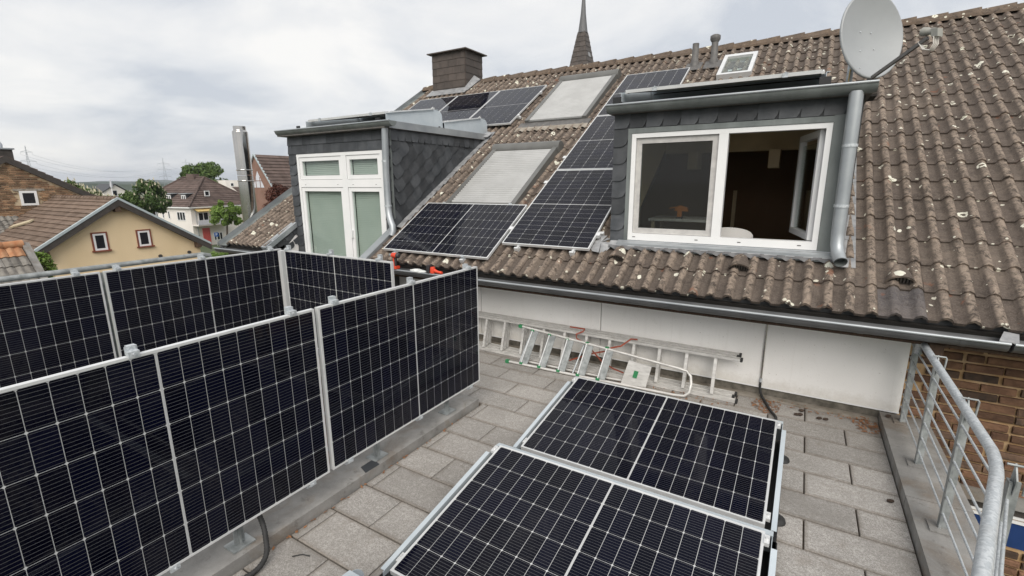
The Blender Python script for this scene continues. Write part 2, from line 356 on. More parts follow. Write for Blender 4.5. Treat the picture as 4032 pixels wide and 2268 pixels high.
# ================================================================ mesh helpers
class MB:
    def __init__(s): s.v = []; s.f = []; s.sm = []
    def add(s, vs, fs, smooth=False):
        o = len(s.v); s.v += [tuple(v) for v in vs]
        for f in fs: s.f.append(tuple(i + o for i in f)); s.sm.append(smooth)
        return s
    def box(s, a, b):
        x0, y0, z0 = a; x1, y1, z1 = b
        return s.add([(x0,y0,z0),(x1,y0,z0),(x1,y1,z0),(x0,y1,z0),(x0,y0,z1),(x1,y0,z1),(x1,y1,z1),(x0,y1,z1)],
                     [(0,3,2,1),(4,5,6,7),(0,1,5,4),(1,2,6,5),(2,3,7,6),(3,0,4,7)])
    def obox(s, c, ax, ay, az, h):
        c = Vector(c); ax = Vector(ax).normalized() * h[0]; ay = Vector(ay).normalized() * h[1]; az = Vector(az).normalized() * h[2]
        P = [c + sx*ax + sy*ay + sz*az for sz in (-1,1) for sx, sy in ((-1,-1),(1,-1),(1,1),(-1,1))]
        return s.add(P, [(0,3,2,1),(4,5,6,7),(0,1,5,4),(1,2,6,5),(2,3,7,6),(3,0,4,7)])
    def bar(s, p, q, w, t, up=(0,0,1)):
        p = Vector(p); q = Vector(q); d = (q - p)
        side = d.cross(Vector(up))
        if side.length < 1e-6: side = d.cross(Vector((0, 1, 0)))
        upv = side.cross(d)
        return s.obox((p + q) / 2, d, side, upv, (d.length / 2, w / 2, t / 2))
    def tube(s, p, q, r, n=12, r2=None, caps=True):
        return s.path([p, q], [r, r if r2 is None else r2], n, caps)
    def path(s, pts, r, n=10, caps=True):
        pts = [Vector(p) for p in pts]
        if not isinstance(r, (list, tuple)): r = [r] * len(pts)
        rings = []; prev = None
        for i, p in enumerate(pts):
            t = (pts[min(i+1, len(pts)-1)] - pts[max(i-1, 0)]).normalized()
            if prev is None:
                a = Vector((0,0,1)) if abs(t.z) < 0.9 else Vector((1,0,0))
                u = t.cross(a).normalized()
            else:
                u = (prev - t * prev.dot(t)).normalized()
            prev = u; w = t.cross(u)
            rings.append([p + r[i] * (math.cos(2*math.pi*k/n) * u + math.sin(2*math.pi*k/n) * w) for k in range(n)])
        o = len(s.v)
        for ring in rings: s.v += [tuple(v) for v in ring]
        for i in range(len(rings) - 1):
            for k in range(n):
                a = o + i*n + k; b = o + i*n + (k+1) % n
                s.f.append((a, b, b + n, a + n)); s.sm.append(True)
        if caps:
            s.add(rings[0], [tuple(reversed(range(n)))]); s.add(rings[-1], [tuple(range(n))])
        return s
    def prism(s, poly, d):
        """extrude a 3D polygon by vector d"""
        n = len(poly); P = [Vector(p) for p in poly]; d = Vector(d)
        return s.add(P + [p + d for p in P], [tuple(reversed(range(n))), tuple(range(n, 2*n))] + [(i, (i+1) % n, n + (i+1) % n, n + i) for i in range(n)])
    def quad(s, a, b, c, d): return s.add([a, b, c, d], [(0, 1, 2, 3)])
    def mesh(s, name, base=(0,0,0)):
        me = bpy.data.meshes.new(name)
        bx, by, bz = base
        me.from_pydata([(x-bx, y-by, z-bz) for x, y, z in s.v], [], s.f)
        me.polygons.foreach_set('use_smooth', s.sm)
        me.update()
        return me
    def build(s, name, mat, parent=None, smooth=None):
        base = root_of(parent) if parent is not None else (0, 0, 0)
        me = s.mesh(name, base)
        if mat: me.materials.append(MATS[mat])
        if smooth is not None: me.polygons.foreach_set('use_smooth', [smooth] * len(me.polygons))
        return link(name, me, parent)

ROOTS = {}
def root_of(o):
    while o.parent is not None: o = o.parent
    return ROOTS.get(o.name, (0, 0, 0))
def link(name, me, parent=None):
    o = bpy.data.objects.new(name, me); COL.objects.link(o)
    if parent is not None: o.parent = parent
    return o
def tag(o, label=None, cat=None, group=None, kind=None):
    if label: o['label'] = label
    if cat: o['category'] = cat
    if group: o['group'] = group
    if kind: o['kind'] = kind
    return o
def thing(name, loc, label, cat, group=None):
    o = bpy.data.objects.new(name, None); COL.objects.link(o); o.empty_display_size = 0.1
    o.location = loc; ROOTS[o.name] = tuple(loc)
    return tag(o, label, cat, group)
def solo(name, mb, mat, label, cat, group=None, loc=(0, 0, 0)):
    me = mb.mesh(name, loc); me.materials.append(MATS[mat])
    o = link(name, me); o.location = loc; ROOTS[o.name] = tuple(loc)
    return tag(o, label, cat, group)
def struct(name, mb, mat, kind='structure'):
    o = mb.build(name, mat); return tag(o, kind=kind)
def V(*a): return Vector(a)
# ================================================================ projection helper (only to rank pieces by their size in view)
CM = Matrix.LocRotScale(cam.location, cam.rotation_euler, None).inverted()
def view(p):
    q = CM @ Vector(p)
    if q.z > -0.1: return None
    return (0.5 + q.x / -q.z * 16.711 / 36.0, 0.5 + q.y / -q.z * 16.711 / 36.0 * 1024 / 576.0, -q.z)
def inview(p, m=0.02):
    v = view(p)
    return v is not None and -m < v[0] < 1 + m and -m < v[1] < 1 + m

# ================================================================ ground and terrace
GZ = -5.6
b = MB(); b.box((-4200, -2500, GZ - 0.5), (2500, 4500, GZ)); struct('ground', b, 'ground_green')
b = MB(); b.box((-110, 10.5, GZ), (-11, 21.0, GZ + 0.004)); b.box((-11, -60, GZ), (-4.5, 60, GZ + 0.004)); struct('road', b, 'asphalt')

floor = struct('terrace_floor', MB().box((-0.33, -4.0, -0.35), (3.66, 3.36, -0.022)).box((-6.3, 1.40, -0.35), (-0.33, 3.36, -0.022)).box((-3.05, -4.0, -0.35), (-2.60, 1.40, -0.022))
               .box((3.36, -4.0, GZ), (3.66, 3.3, -0.35)).box((-0.33, -4.0, GZ), (-0.1, 1.6, -0.35)).box((-3.05, -4.0, GZ), (-2.75, 1.6, -0.35)), 'joint_sand')
PV_X0, PV_DX, PV_Y0, PV_DY = 0.3708, 0.5942, -0.054, 0.301
def paving_mesh(w, h):
    b = MB(); t = 0.022; k = 0.004
    b.add([(0,0,-t),(w,0,-t),(w,h,-t),(0,h,-t),(0,0,-k),(w,0,-k),(w,h,-k),(0,h,-k),(k,k,0),(w-k,k,0),(w-k,h-k,0),(k,h-k,0)],
          [(0,1,5,4),(1,2,6,5),(2,3,7,6),(3,0,4,7),(4,5,9,8),(5,6,10,9),(6,7,11,10),(7,4,8,11),(8,9,10,11)])
    me = b.mesh('paving_slab'); me.materials.append(MATS['paving']); return me
PM = {}
for j in range(-6, 11):
    y0 = PV_Y0 + PV_DY * j; off = 0 if j % 2 == 0 else PV_DX / 2
    for k in range(-6, 6):
        x0 = PV_X0 + off + PV_DX * k; x1 = x0 + PV_DX
        lo = 0.004 if y0 < 1.6 else -2.4
        x0 = max(x0, lo); x1 = min(x1, 3.318)
        if x1 - x0 < 0.03: continue
        if not inview(((x0+x1)/2, y0 + 0.15, 0), 0.12): continue
        w = round(x1 - x0 - 0.009, 3)
        if w not in PM: PM[w] = paving_mesh(w, PV_DY - 0.010)
        o = link('paving_slab', PM[w], floor); o.location = (x0 + 0.0045, y0 + 0.005, random.uniform(-0.0015, 0.0012))
        o.rotation_euler = (random.uniform(-0.002, 0.002), random.uniform(-0.002, 0.002), 0)
b = MB().box((-6.2, 3.26, -0.02), (3.318, 3.355, 0.012)); b.build('drain_strip', 'concrete_strip', floor)

b = MB().box((-0.33, -4.0, -0.02), (0.0, 1.70, 0.07)); struct('terrace_kerb', b, 'concrete')
kr = struct('terrace_kerb', MB().box((3.32, 1.93, -0.02), (3.66, 3.32, 0.088)).box((3.322, 1.20, -0.02), (3.656, 1.925, 0.086)).box((3.32, -4.0, -0.02), (3.66, 1.195, 0.088)), 'concrete')
struct('terrace_kerb', MB().box((-3.05, -4.0, -0.02), (-2.62, 1.40, 0.07)).box((-3.05, 1.40, -0.02), (-0.6, 1.72, 0.07)), 'concrete')
b = MB().prism([(-0.005, 0.27, 0.0715), (0.0, 0.40, 0.0715), (-0.09, 0.42, 0.0715), (-0.09, 0.30, 0.0715)], (0, 0, 0.003))
solo('slate_chip', b, 'slate_cap', 'small dark grey slate chip lying on the concrete kerb below the front panels', 'slate')

# ================================================================ the house
EY, EZ, TH = 2.746, 1.089, R(31.04)
CT, ST = math.cos(TH), math.sin(TH)
def RP(x, s, off=0.0): return Vector((x, EY + s * CT - off * ST, EZ + s * ST + off * CT))
RX = Vector((1, 0, 0)); RS = Vector((0, CT, ST)); RN = Vector((0, -ST, CT))
SR = 6.631                      # ridge
XL, XR = -6.34, 7.2             # verges
WY, DY = 3.36, 3.33             # wall plane, dormer fronts
D1, D2 = (-4.98, -2.626), (0.70, 2.85)
house = thing('house', (0.4, 3.36, GZ), 'brown tiled house with two slate dormers and a white wall along the terrace', 'house')
HB = Vector(ROOTS['house'])
s_front = (DY - EY) / CT

# --- roof deck
b = MB()
def deck(x0, x1, s0, s1, o=-0.05): b.prism([RP(x0, s0, o), RP(x1, s0, o), RP(x1, s1, o), RP(x0, s1, o)], RN * -0.12)
deck(XL, D1[0], 0.02, SR); deck(D1[0], D1[1], 3.62, SR); deck(D1[1], D2[0], 0.02, SR); deck(D2[0], D2[1], 0.02, s_front); deck(D2[0], D2[1], 3.62, SR); deck(D2[1], XR, 0.02, SR)
yr, zr = RP(0, SR).y, RP(0, SR).z
b.prism([(XL, yr, zr - 0.05), (XR, yr, zr - 0.05), (XR, yr + 5.7, EZ), (XL, yr + 5.7, EZ)], (0, 0, -0.12))
roof = b.build('roof', 'roof_under', house)

# --- roof tiles
prof = [(0, 0), (.062, 0), (.076, .028), (.107, .045), (.138, .028), (.152, 0), (.214, 0), (.229, .028), (.260, .045), (.291, .026), (.302, .002)]
TT, TL = 0.024, 0.40
def tile_geo():
    b = MB(); n = len(prof)
    top = [(x, 0, TT + h) for x, h in prof] + [(x, TL, TT + h) for x, h in prof]
    b.add(top, [(i, i+1, n+i+1, n+i) for i in range(n-1)], True)
    fr = [(x, 0, TT + h) for x, h in prof] + [(x, 0.004, h - 0.004) for x, h in prof]
    b.add(fr, [(i+1, i, n+i, n+i+1) for i in range(n-1)])
    b.add([(.302, 0, TT), (.302, TL, TT), (.302, TL, 0), (.302, 0, 0)], [(0, 1, 2, 3)])
    return b
tile_b = tile_geo()
tile_me = tile_b.mesh('roof_tile'); tile_me.materials.append(MATS['roof_tile'])
tile_me_d = tile_b.mesh('roof_tile_dark'); tile_me_d.materials.append(MATS['roof_tile_dark'])
PITCH = 0.3315
tiles = []
panels_on_roof = [(-2.353, -0.631, 0.146, 1.28), (-0.586, 0.548, 0.45, 5.65), (-5.72, -2.28, 3.93, 5.65)]
for r in range(20):
    s0 = PITCH * r
    for k in range(-28, 16):
        x0 = 2.2196 + 0.3 * k
        xc, sc = x0 + 0.15, s0 + 0.17
        if x0 < XL - 0.02 or x0 + 0.3 > XR: continue
        if D1[0] - 0.02 < xc < D1[1] and sc < 3.74: continue
        if D2[0] < xc < D2[1] and s_front - 0.05 < sc < 3.74: continue
        if -5.8 < xc < -4.75 and s0 > 6.1: continue
        p = RP(xc, sc, 0.02); v = view(p)
        hid = any(a + 0.1 < xc < c - 0.1 and d + 0.15 < sc < e - 0.15 for a, c, d, e in panels_on_roof)
        vis = v is not None and -0.03 < v[0] < 1.03 and -0.03 < v[1] < 1.03 and not hid and not (xc > D2[0] and xc < 4.2 and sc > 3.74 and xc < D2[1] and sc < 5)
        # size in view: area scaled by facing over distance squared
        d = Vector(p) - cam.location
        size = abs(d.normalized().dot(RN)) / d.length_squared if vis else 0
        tiles.append((size, x0, s0, r))
tiles.sort(key=lambda t: -t[0])
TR = R(31.04) - 0.052
rest = MB()
for i, (size, x0, s0, r) in enumerate(tiles):
    jx, js, jz = random.uniform(-.003, .003), random.uniform(-.006, .006), random.uniform(-.002, .003)
    rz = random.uniform(-.008, .008)
    P = RP(x0 + jx, s0 + js, jz)
    Mx = Matrix.Translation(P) @ Matrix.Rotation(TR, 4, 'X') @ Matrix.Rotation(rz, 4, 'Z')
    if i < 300 and size > 0:
        dark = abs(x0 - 3.12) < 0.05 and r == 0
        o = link('roof_tile', tile_me_d if dark else tile_me, roof)
        o.location = P - HB; o.rotation_euler = Mx.to_euler()
        if dark: o['label'] = 'newer dark grey roof tile in the lowest row'
    else:
        oo = len(rest.v); rest.v += [tuple(Mx @ Vector(v)) for v in tile_b.v]
        rest.f += [tuple(q + oo for q in f) for f in tile_b.f]; rest.sm += tile_b.sm
o = rest.build('roof_tiles', 'roof_tile', roof); o['kind'] = 'stuff'

# --- vent tiles
for xv in (0.87, 2.07, 3.27):
    b = MB(); n = 10
    def hood(s, w, h, o0=0.035): return [RP(xv + w * math.cos(math.pi * k / n), s, o0 + h * math.sin(math.pi * k / n)) for k in range(n + 1)]
    A = hood(0.385, 0.105, 0.085); B = hood(0.46, 0.085, 0.075); Cc = hood(0.60, 0.045, 0.035)
    b.add(A + B + Cc, [(i, i+1, n+2+i, n+1+i) for i in range(n)] + [(n+1+i, n+2+i, 2*n+3+i, 2*n+2+i) for i in range(n)], True)
    Ai = hood(0.385, 0.088, 0.068); b.add(A + Ai, [(i+1, i, n+1+i, n+2+i) for i in range(n)])
    hd = b.build('vent_hood', 'roof_tile', roof)
    b = MB(); b.add(hood(0.405, 0.088, 0.068), [tuple(range(n + 1))]); b.build('vent_dark_fill', 'roof_under', roof)  # near-black sheet across the hood stands in for its shaded hollow
    for k in range(7):
        xx = xv - 0.066 + 0.022 * k; hh = 0.066 * math.sqrt(max(0.05, 1 - ((xx - xv) / 0.088) ** 2))
        MB().obox(RP(xx, 0.397, 0.035 + hh / 2), RX, RS, RN, (0.005, 0.005, hh / 2)).build('vent_bar', 'verge_dark', roof)

# --- ridge tiles, each tapered and stepped over its neighbour
def ridge_geo():
    b = MB(); L = 0.40
    sec = lambda w, h: [(-w, -0.055), (-w * 0.93, -0.015), (-w * 0.45, h), (w * 0.45, h), (w * 0.93, -0.015), (w, -0.055)]
    a = sec(0.105, 0.045); c = sec(0.125, 0.075)
    P = [(0, y, z) for y, z in a] + [(L, y, z) for y, z in c]
    b.add(P, [(i+1, i, 6+i, 7+i) for i in range(5)] + [tuple(range(6)), tuple(range(11, 5, -1))])
    return b
rme = ridge_geo().mesh('ridge_tile'); rme.materials.append(MATS['ridge_tile'])
x = XL - 0.02
while x < XR:
    if not (-5.95 < x < -4.80):
        o = link('ridge_tile', rme, roof); o.location = Vector((x, yr, zr + 0.045 + random.uniform(-.004, .004))) - HB
        o.rotation_euler = (0, 0, random.uniform(-.01, .01))
    x += 0.372
# left verge flashing, right verge
MB().prism([RP(XL - 0.09, -0.02, 0.03), RP(XL - 0.02, -0.02, 0.07), RP(XL - 0.02, SR, 0.07), RP(XL - 0.09, SR, 0.03)], RN * -0.14).build('verge_flashing', 'zinc', house)
MB().prism([RP(XL - 0.018, -0.02, 0.0), RP(XL + 0.17, -0.02, 0.0), RP(XL + 0.17, SR, 0.0), RP(XL - 0.018, SR, 0.0)], RN * -0.02).build('verge_channel', 'zinc_weathered', house)

# --- walls
b = MB()
b.box((XL + 0.1, WY + 0.005, 0.09), (D1[0], WY + 0.3, EZ + 0.3)).box((D1[1] - 0.1, WY + 0.005, 0.09), (3.46, WY + 0.3, EZ + 0.3))
core = b.build('wall', 'wall_board', house)
for x0, x1 in ((-2.70, -1.10), (-1.095, 0.62), (0.625, 2.338), (2.35, 3.462)):
    MB().box((x0 + 0.003, WY - 0.022, 0.105), (x1 - 0.003, WY, 1.2)).build('wall_panel', 'wall_board', core)
MB().box((-2.7, WY - 0.03, 0.092), (3.462, WY, 0.104)).build('drip_edge', 'pvc_white', core)
MB().box((XL + 0.1, WY - 0.008, -0.03), (3.40, WY + 0.3, 0.089)).build('plinth', 'plinth', core)
# soffit under the deep eave
for xa, xb in ((XL + 0.05, D1[0] - 0.1), (D1[1] + 0.02, XR)):
    MB().prism([(xa, EY + 0.07, EZ - 0.17), (xb, EY + 0.07, EZ - 0.17), (xb, WY + 0.1, EZ + 0.19), (xa, WY + 0.1, EZ + 0.19)], (0, 0, -0.02)).build('soffit', 'wood_dark', house)
for xa, xb in ((XL + 0.04, D1[0]), (D1[1] - 0.02, XR)):
    MB().prism([RP(xa, 0.045, -0.175), RP(xb, 0.045, -0.175), RP(xb, 0.045, -0.005), RP(xa, 0.045, -0.005)], (0, 0.025, 0)).build('fascia', 'gutter_dark', house)
MB().box((3.47, EY + 0.06, EZ - 0.30), (3.56, WY + 0.01, EZ - 0.175)).build('rafter_end', 'wood_dark', house)
# gables and rear
b = MB()
b.prism([(XL + 0.1, WY + 0.3, GZ), (XL + 0.1, yr + 5.4, GZ), (XL + 0.1, yr + 5.4, EZ - 0.1), (XL + 0.1, yr, zr - 0.25), (XL + 0.1, WY + 0.3, EZ + 0.1)], (0.25, 0, 0))
b.prism([(XR - 0.35, WY + 0.3, GZ), (XR - 0.35, yr + 5.4, GZ), (XR - 0.35, yr + 5.4, EZ - 0.1), (XR - 0.35, yr, zr - 0.25), (XR - 0.35, WY + 0.3, EZ + 0.1)], (0.25, 0, 0))
b.box((XL + 0.35, yr + 5.1, GZ), (XR - 0.35, yr + 5.4, EZ - 0.15))
b.build('gable_wall', 'far_wall_brown', house)
MB().box((XL + 0.1, WY + 0.002, GZ), (3.46, WY + 0.25, -0.03)).build('lower_wall', 'brick_red', house)

# --- brick wall right of the boards
bw = MB().box((3.464, WY + 0.065, GZ), (XR - 0.1, WY + 0.3, EZ + 0.2)).build('brick_wall', 'mortar_tan', house)
def brick_mesh(L, Hh, D, jit, mat):
    b = MB(); k = 0.007
    fj = lambda: random.uniform(-jit, jit)
    o = [(0,0),(L,0),(L,Hh),(0,Hh)]; i_ = [(k+fj(),k+fj()),(L-k+fj(),k+fj()),(L-k+fj(),Hh-k+fj()),(k+fj(),Hh-k+fj())]
    b.add([(x, D, z) for x, z in o] + [(x, k * 0.9, z) for x, z in o] + [(x, 0, z) for x, z in i_],
          [(0,1,5,4),(1,2,6,5),(2,3,7,6),(3,0,4,7),(4,5,9,8),(5,6,10,9),(6,7,11,10),(7,4,8,11),(8,9,10,11)])
    me = b.mesh('brick'); me.materials.append(MATS[mat]); return me
BM = [brick_mesh(L, 0.059, 0.04, 0.008, m) for m in ('brick_red', 'brick_red', 'brick_dark', 'brick_red', 'brick_dark', 'brick_red') for L in (0.215, 0.232)]
BH = [brick_mesh(0.105, 0.059, 0.04, 0.008, m) for m in ('brick_red', 'brick_dark')]
cand = []
for r in range(-26, 14):
    z = 0.0 + 0.081 * r; x = 3.48 + (0.0 if r % 2 else -0.12); 
    while x < 5.4:
        half = random.random() < 0.16
        L = 0.105 if half else 0.225
        if x > 3.466 and not (x > 3.80 and -1.02 < z < -0.50 and x < 5.2) and inview((x + L / 2, WY, z), 0.06):
            cand.append((x, z, half))
        x += L + 0.020
for x, z, half in cand:
    o = link('brick', random.choice(BH if half else BM), bw)
    o.location = Vector((x, WY + 0.036 + random.uniform(-.003, .004), z + random.uniform(-.003, .003))) - HB
    o.rotation_euler = (0, random.uniform(-.012, .012), 0)
MB().box((3.80, WY + 0.01, -0.585), (5.2, WY + 0.08, -0.47)).build('lintel', 'concrete', bw)
b = MB().box((3.86, WY + 0.045, -0.685), (5.1, WY + 0.085, -0.665)).box((3.86, WY + 0.045, -0.725), (5.1, WY + 0.085, -0.70)).box((3.86, WY + 0.045, -0.96), (3.93, WY + 0.085, -0.70))
wb = b.build('lower_window', 'pvc_white', house)
MB().box((3.86, WY + 0.058, -0.665), (5.1, WY + 0.08, -0.59)).build('dark_gap_strip', 'verge_dark', wb)  # dark strip put in for the shaded gap under the lintel
MB().box((3.93, WY + 0.055, -0.96), (5.1, WY + 0.08, -0.725)).build('pane', 'blue_pane', wb)

# --- eave gutter
def gutter(x0, x1, yc, zc, r, mat, parent, name='gutter', t=0.004, bead=0.011):
    b = MB(); n = 12
    ang = [math.pi + math.pi * k / n for k in range(n + 1)]
    o_ = [(yc + r * math.cos(a), zc + r * math.sin(a)) for a in ang]; i_ = [(yc + (r - t) * math.cos(a), zc + (r - t) * math.sin(a)) for a in ang]
    P = [(x0, y, z) for y, z in o_] + [(x1, y, z) for y, z in o_] + [(x0, y, z) for y, z in i_] + [(x1, y, z) for y, z in i_]
    m = n + 1
    b.add(P[:2*m], [(i+1, i, m+i, m+i+1) for i in range(n)], True)
    b.add(P[2*m:], [(i, i+1, m+i+1, m+i) for i in range(n)], True)
    for xx in (x0, x1): b.add([(xx, y, z) for y, z in o_], [tuple(range(m))])
    g_ = b.build(name, mat, parent)
    MB().tube((x0, yc - r, zc), (x1, yc - r, zc), bead, 10).build('bead', 'zinc', g_)
    return g_
def gutter_band(x, yc, zc, r, mat, parent, w=0.02):
    b = MB(); n = 10; ang = [math.pi + math.pi * k / n for k in range(n + 1)]
    a = [(yc + (r + .003) * math.cos(t), zc + (r + .003) * math.sin(t)) for t in ang]
    b.add([(x - w, y, z) for y, z in a] + [(x + w, y, z) for y, z in a], [(i+1, i, n+1+i, n+2+i) for i in range(n)], True)
    b.build('joint_band', mat, parent)
GY, GZ2, GR = 2.708, 1.030, 0.074
for xa, xb, bands in ((-6.40, D1[0] + 0.03, (-5.6,)), (D1[1] - 0.03, 3.86, (-1.75, -0.55, 0.40, 1.02, 1.62, 2.22, 3.02, 3.62)), (3.88, 6.9, (4.4,))):
    gt = gutter(xa, xb, GY, GZ2, GR, 'gutter_dark', house)
    for xx in bands: gutter_band(xx, GY, GZ2, GR, 'gutter_dark', gt)
MB().prism([(3.80, 2.645, 1.038), (3.90, 2.64, 1.038), (3.92, 2.74, 1.075), (3.84, 2.74, 1.085)], (0, 0, 0.008)).build('gutter_corner', 'lead', house)

# ================================================================ dormers
def unit_slate(kind):
    b = MB(); t0, t1 = 0.004, 0.020          # thin at the top, proud at the exposed edge
    if kind == 'square':
        poly = [(0, 0), (1, 0), (1, 1.12), (0, 1.12)]
    elif kind == 'round':                   # lower right corner cut in a curve
        poly = [(0, 0.02), (0.45, 0.0), (0.72, 0.04), (0.90, 0.16), (1.0, 0.40), (1.0, 1.12), (0, 1.12)]
    elif kind == 'band':                    # fascia slate with a curved right edge
        poly = [(0, 0), (0.80, 0.0), (0.93, 0.22), (1.0, 0.5), (1.04, 0.8), (1.05, 1.05), (0, 1.05)]
    else:                                   # scale laid on the slant
        poly = [(-0.06, 0.06), (0.28, -0.05), (0.62, -0.08), (0.88, 0.02), (1.02, 0.22), (1.06, 0.5), (1.0, 0.85), (0.92, 1.12), (0, 1.12)]
    n = len(poly)
    top = [(x, y, t1 + (t0 - t1) * min(1, max(0, y))) for x, y in poly]
    b.add(top + [(x, y, -0.002) for x, y in poly], [tuple(range(n))] + [((i+1) % n, i, n+i, n+(i+1) % n) for i in range(n)])
    me = b.mesh('slate'); me.materials.append(MATS['slate']); return me
SL = {k: unit_slate(k) for k in ('square', 'round', 'band', 'scale')}
def put_slate(parent, base, org, ax, ay, w, h, kind='square'):
    ax = Vector(ax).normalized(); ay = Vector(ay).normalized(); az = ax.cross(ay)
    m = Matrix((ax, ay, az)).transposed()
    o = link('slate', SL[kind], parent); o.location = Vector(org) - Vector(base)
    e = m.to_euler(); e.rotate_axis('Z', random.uniform(-.015, .015)); o.rotation_euler = e; o.scale = (w, h, 1)
    return o
FX, FZ = Vector((1, 0, 0)), Vector((0, 0, 1))

def dormer(x0, x1, ztop, win):
    """front wall around the opening, cheeks following the roof, flat roof"""
    b = MB(); wx0, wx1, wz0, wz1 = win
    zb = 0.09 if x1 < 0 else EZ + s_front * ST - 0.05
    b.box((x0, DY, zb), (wx0, DY + 0.12, ztop)).box((wx1, DY, zb), (x1, DY + 0.12, ztop)).box((wx0, DY, wz1), (wx1, DY + 0.12, ztop))
    if wz0 > zb: b.box((wx0, DY, zb), (wx1, DY + 0.12, wz0))
    s_end = (ztop - EZ) / ST; ye = EY + s_end * CT
    for xx, dx in ((x0, 0.1), (x1, -0.1)):
        p0 = RP(xx, s_front + 0.14, -0.06)
        b.prism([(xx, DY + 0.12, p0.z - 0.1), (xx, ye, ztop - 0.08), (xx, ye, ztop), (xx, DY + 0.12, ztop)], (dx, 0, 0))
    return b.build('dormer', 'slate_cap', house), ye

# ---- left dormer with the terrace door
W1 = (-4.775, -2.79, 0.10, 2.615)
dm1, ye1 = dormer(D1[0], D1[1], 2.90, W1)
MB().box((D1[0] - 0.06, DY - 0.14, 2.90), (D1[1] + 0.05, ye1 + 0.25, 2.965)).build('flat_roof', 'gravel_roof', dm1)
MB().box((D1[1] - 0.03, DY - 0.06, 2.905), (D1[1] + 0.058, ye1 + 0.2, 3.005)).build('edge_flashing', 'zinc', dm1)
MB().box((D1[0] - 0.068, DY - 0.06, 2.905), (D1[0] + 0.03, ye1 + 0.2, 3.005)).build('edge_flashing', 'zinc', dm1)
# slates on the front: two bands and two jamb columns
for r, z in enumerate((2.62, 2.76)):
    x = D1[0] + (0 if r else -0.1)
    while x < D1[1] - 0.02:
        w = 0.20; xa = max(x, D1[0]); xb = min(x + w, D1[1])
        if xb - xa > 0.03: put_slate(dm1, HB, (xa, DY, z), FX, FZ, xb - xa - 0.002, 0.14)
        x += w
for xa, wd in ((D1[0], 0.20), (W1[1] + 0.005, D1[1] - W1[1] - 0.005)):
    for k in range(11): put_slate(dm1, HB, (xa, DY, 2.62 - 0.17 * (k + 1)), FX, FZ, wd - 0.003, 0.168, 'round')
# scales on the right cheek, climbing to the right
ca, sa_ = math.cos(R(38)), math.sin(R(38))
E1 = Vector((0, ca, sa_)); E2 = Vector((0, -sa_, ca))
cx_ = D1[1]
def cheek_ok(y, z, top=2.74):
    sdeck = (y - EY) / CT
    return y > DY + 0.02 and z < top and z > EZ + sdeck * ST - 0.06
for i in range(-14, 26):
    for j in range(-22, 22):
        c_ = Vector((cx_, DY, 1.5)) + E1 * (0.20 * i + (0.10 if j % 2 else 0)) + E2 * (0.165 * j)
        mid = c_ + E1 * 0.09 + E2 * 0.075
        if cheek_ok(mid.y, mid.z): put_slate(dm1, HB, c_ + Vector((0.001, 0, 0)), E1, E2, 0.20, 0.165, 'scale')
k = 0
while True:
    y = DY + 0.005 + 0.145 * k; z = 2.745
    if not cheek_ok(y + 0.07, z + 0.06, 3.2) or k > 20: break
    put_slate(dm1, HB, (cx_ + 0.004, y, z), (0, 1, 0), FZ, 0.145, 0.150, 'band'); k += 1
MB().box((D1[1] - 0.02, DY - 0.012, 1.42), (D1[1] + 0.012, DY + 0.012, 2.90)).build('corner_strip', 'zinc_weathered', dm1)
# soaker flashing stepping up along the cheek
for k in range(16):
    s0 = s_front + 0.2 * k + 0.05
    if s0 > 3.55: break
    MB().prism([RP(cx_ + 0.005, s0, 0.05), RP(cx_ + 0.14, s0 - 0.02, 0.05), RP(cx_ + 0.10, s0 + 0.22, 0.045), RP(cx_ + 0.005, s0 + 0.22, 0.045)], RN * 0.006).build('step_flashing', 'lead', dm1)
MB().prism([(cx_ - 0.02, ye1 - 0.25, 2.93), (cx_ + 0.12, ye1 - 0.1, 2.95), (cx_ + 0.12, ye1 + 0.05, 3.03), (cx_ - 0.02, ye1 + 0.1, 3.06)], (0, 0, 0.01)).build('step_flashing', 'lead', dm1)
# window unit: outer frame, transom, mullion, four sashes with panes and blinds
win1 = MB()
x0, x1, z0, z1 = W1; fd = 0.05; fy0, fy1 = DY - 0.012, DY + 0.075
mx, tz = -3.63, 2.145
win1.box((x0, fy0, z0), (x0 + fd, fy1, z1)).box((x1 - fd, fy0, z0), (x1, fy1, z1)).box((x0 + fd, fy0, z1 - fd), (x1 - fd, fy1, z1)).box((x0 + fd, fy0, z0), (x1 - fd, fy1, z0 + fd))
win1.box((mx - 0.055, fy0 + .001, z0 + fd), (mx + 0.055, fy1, z1 - fd)).box((x0 + fd, fy0 + .002, tz - 0.06), (mx - 0.055, fy1, tz + 0.06)).box((mx + 0.055, fy0 + .002, tz - 0.06), (x1 - fd, fy1, tz + 0.06))
w1o = win1.build('terrace_door', 'pvc_white', house)
def sash(parent, xa, xb, za, zb, y, fw=0.06, mat='pvc_white', glass='window_glass'):
    b = MB(); b.box((xa, y, za), (xa + fw, y + 0.055, zb)).box((xb - fw, y, za), (xb, y + 0.055, zb)).box((xa + fw, y, za), (xb - fw, y + 0.055, za + fw)).box((xa + fw, y, zb - fw), (xb - fw, y + 0.055, zb))
    b.build('sash', mat, parent)
    MB().box((xa + fw - 0.004, y + 0.02, za + fw - 0.004), (xb - fw + 0.004, y + 0.026, zb - fw + 0.004)).build('pane', glass, parent)
def blind(parent, xa, xb, za, zb, y):
    z = zb - 0.012
    me = MB().obox(((xb - xa) / 2, 0, 0), (1, 0, 0), (0, 0.42, 0.9), (0, -0.9, 0.42), ((xb - xa) / 2, 0.0165, 0.0007)).mesh('blind_slat'); me.materials.append(MATS['blind_slat'])
    while z > za:
        o = link('blind_slat', me, parent); o.location = Vector((xa, y, z)) - HB; o.rotation_euler = (random.uniform(-.05, .05), 0, 0); z -= 0.0285
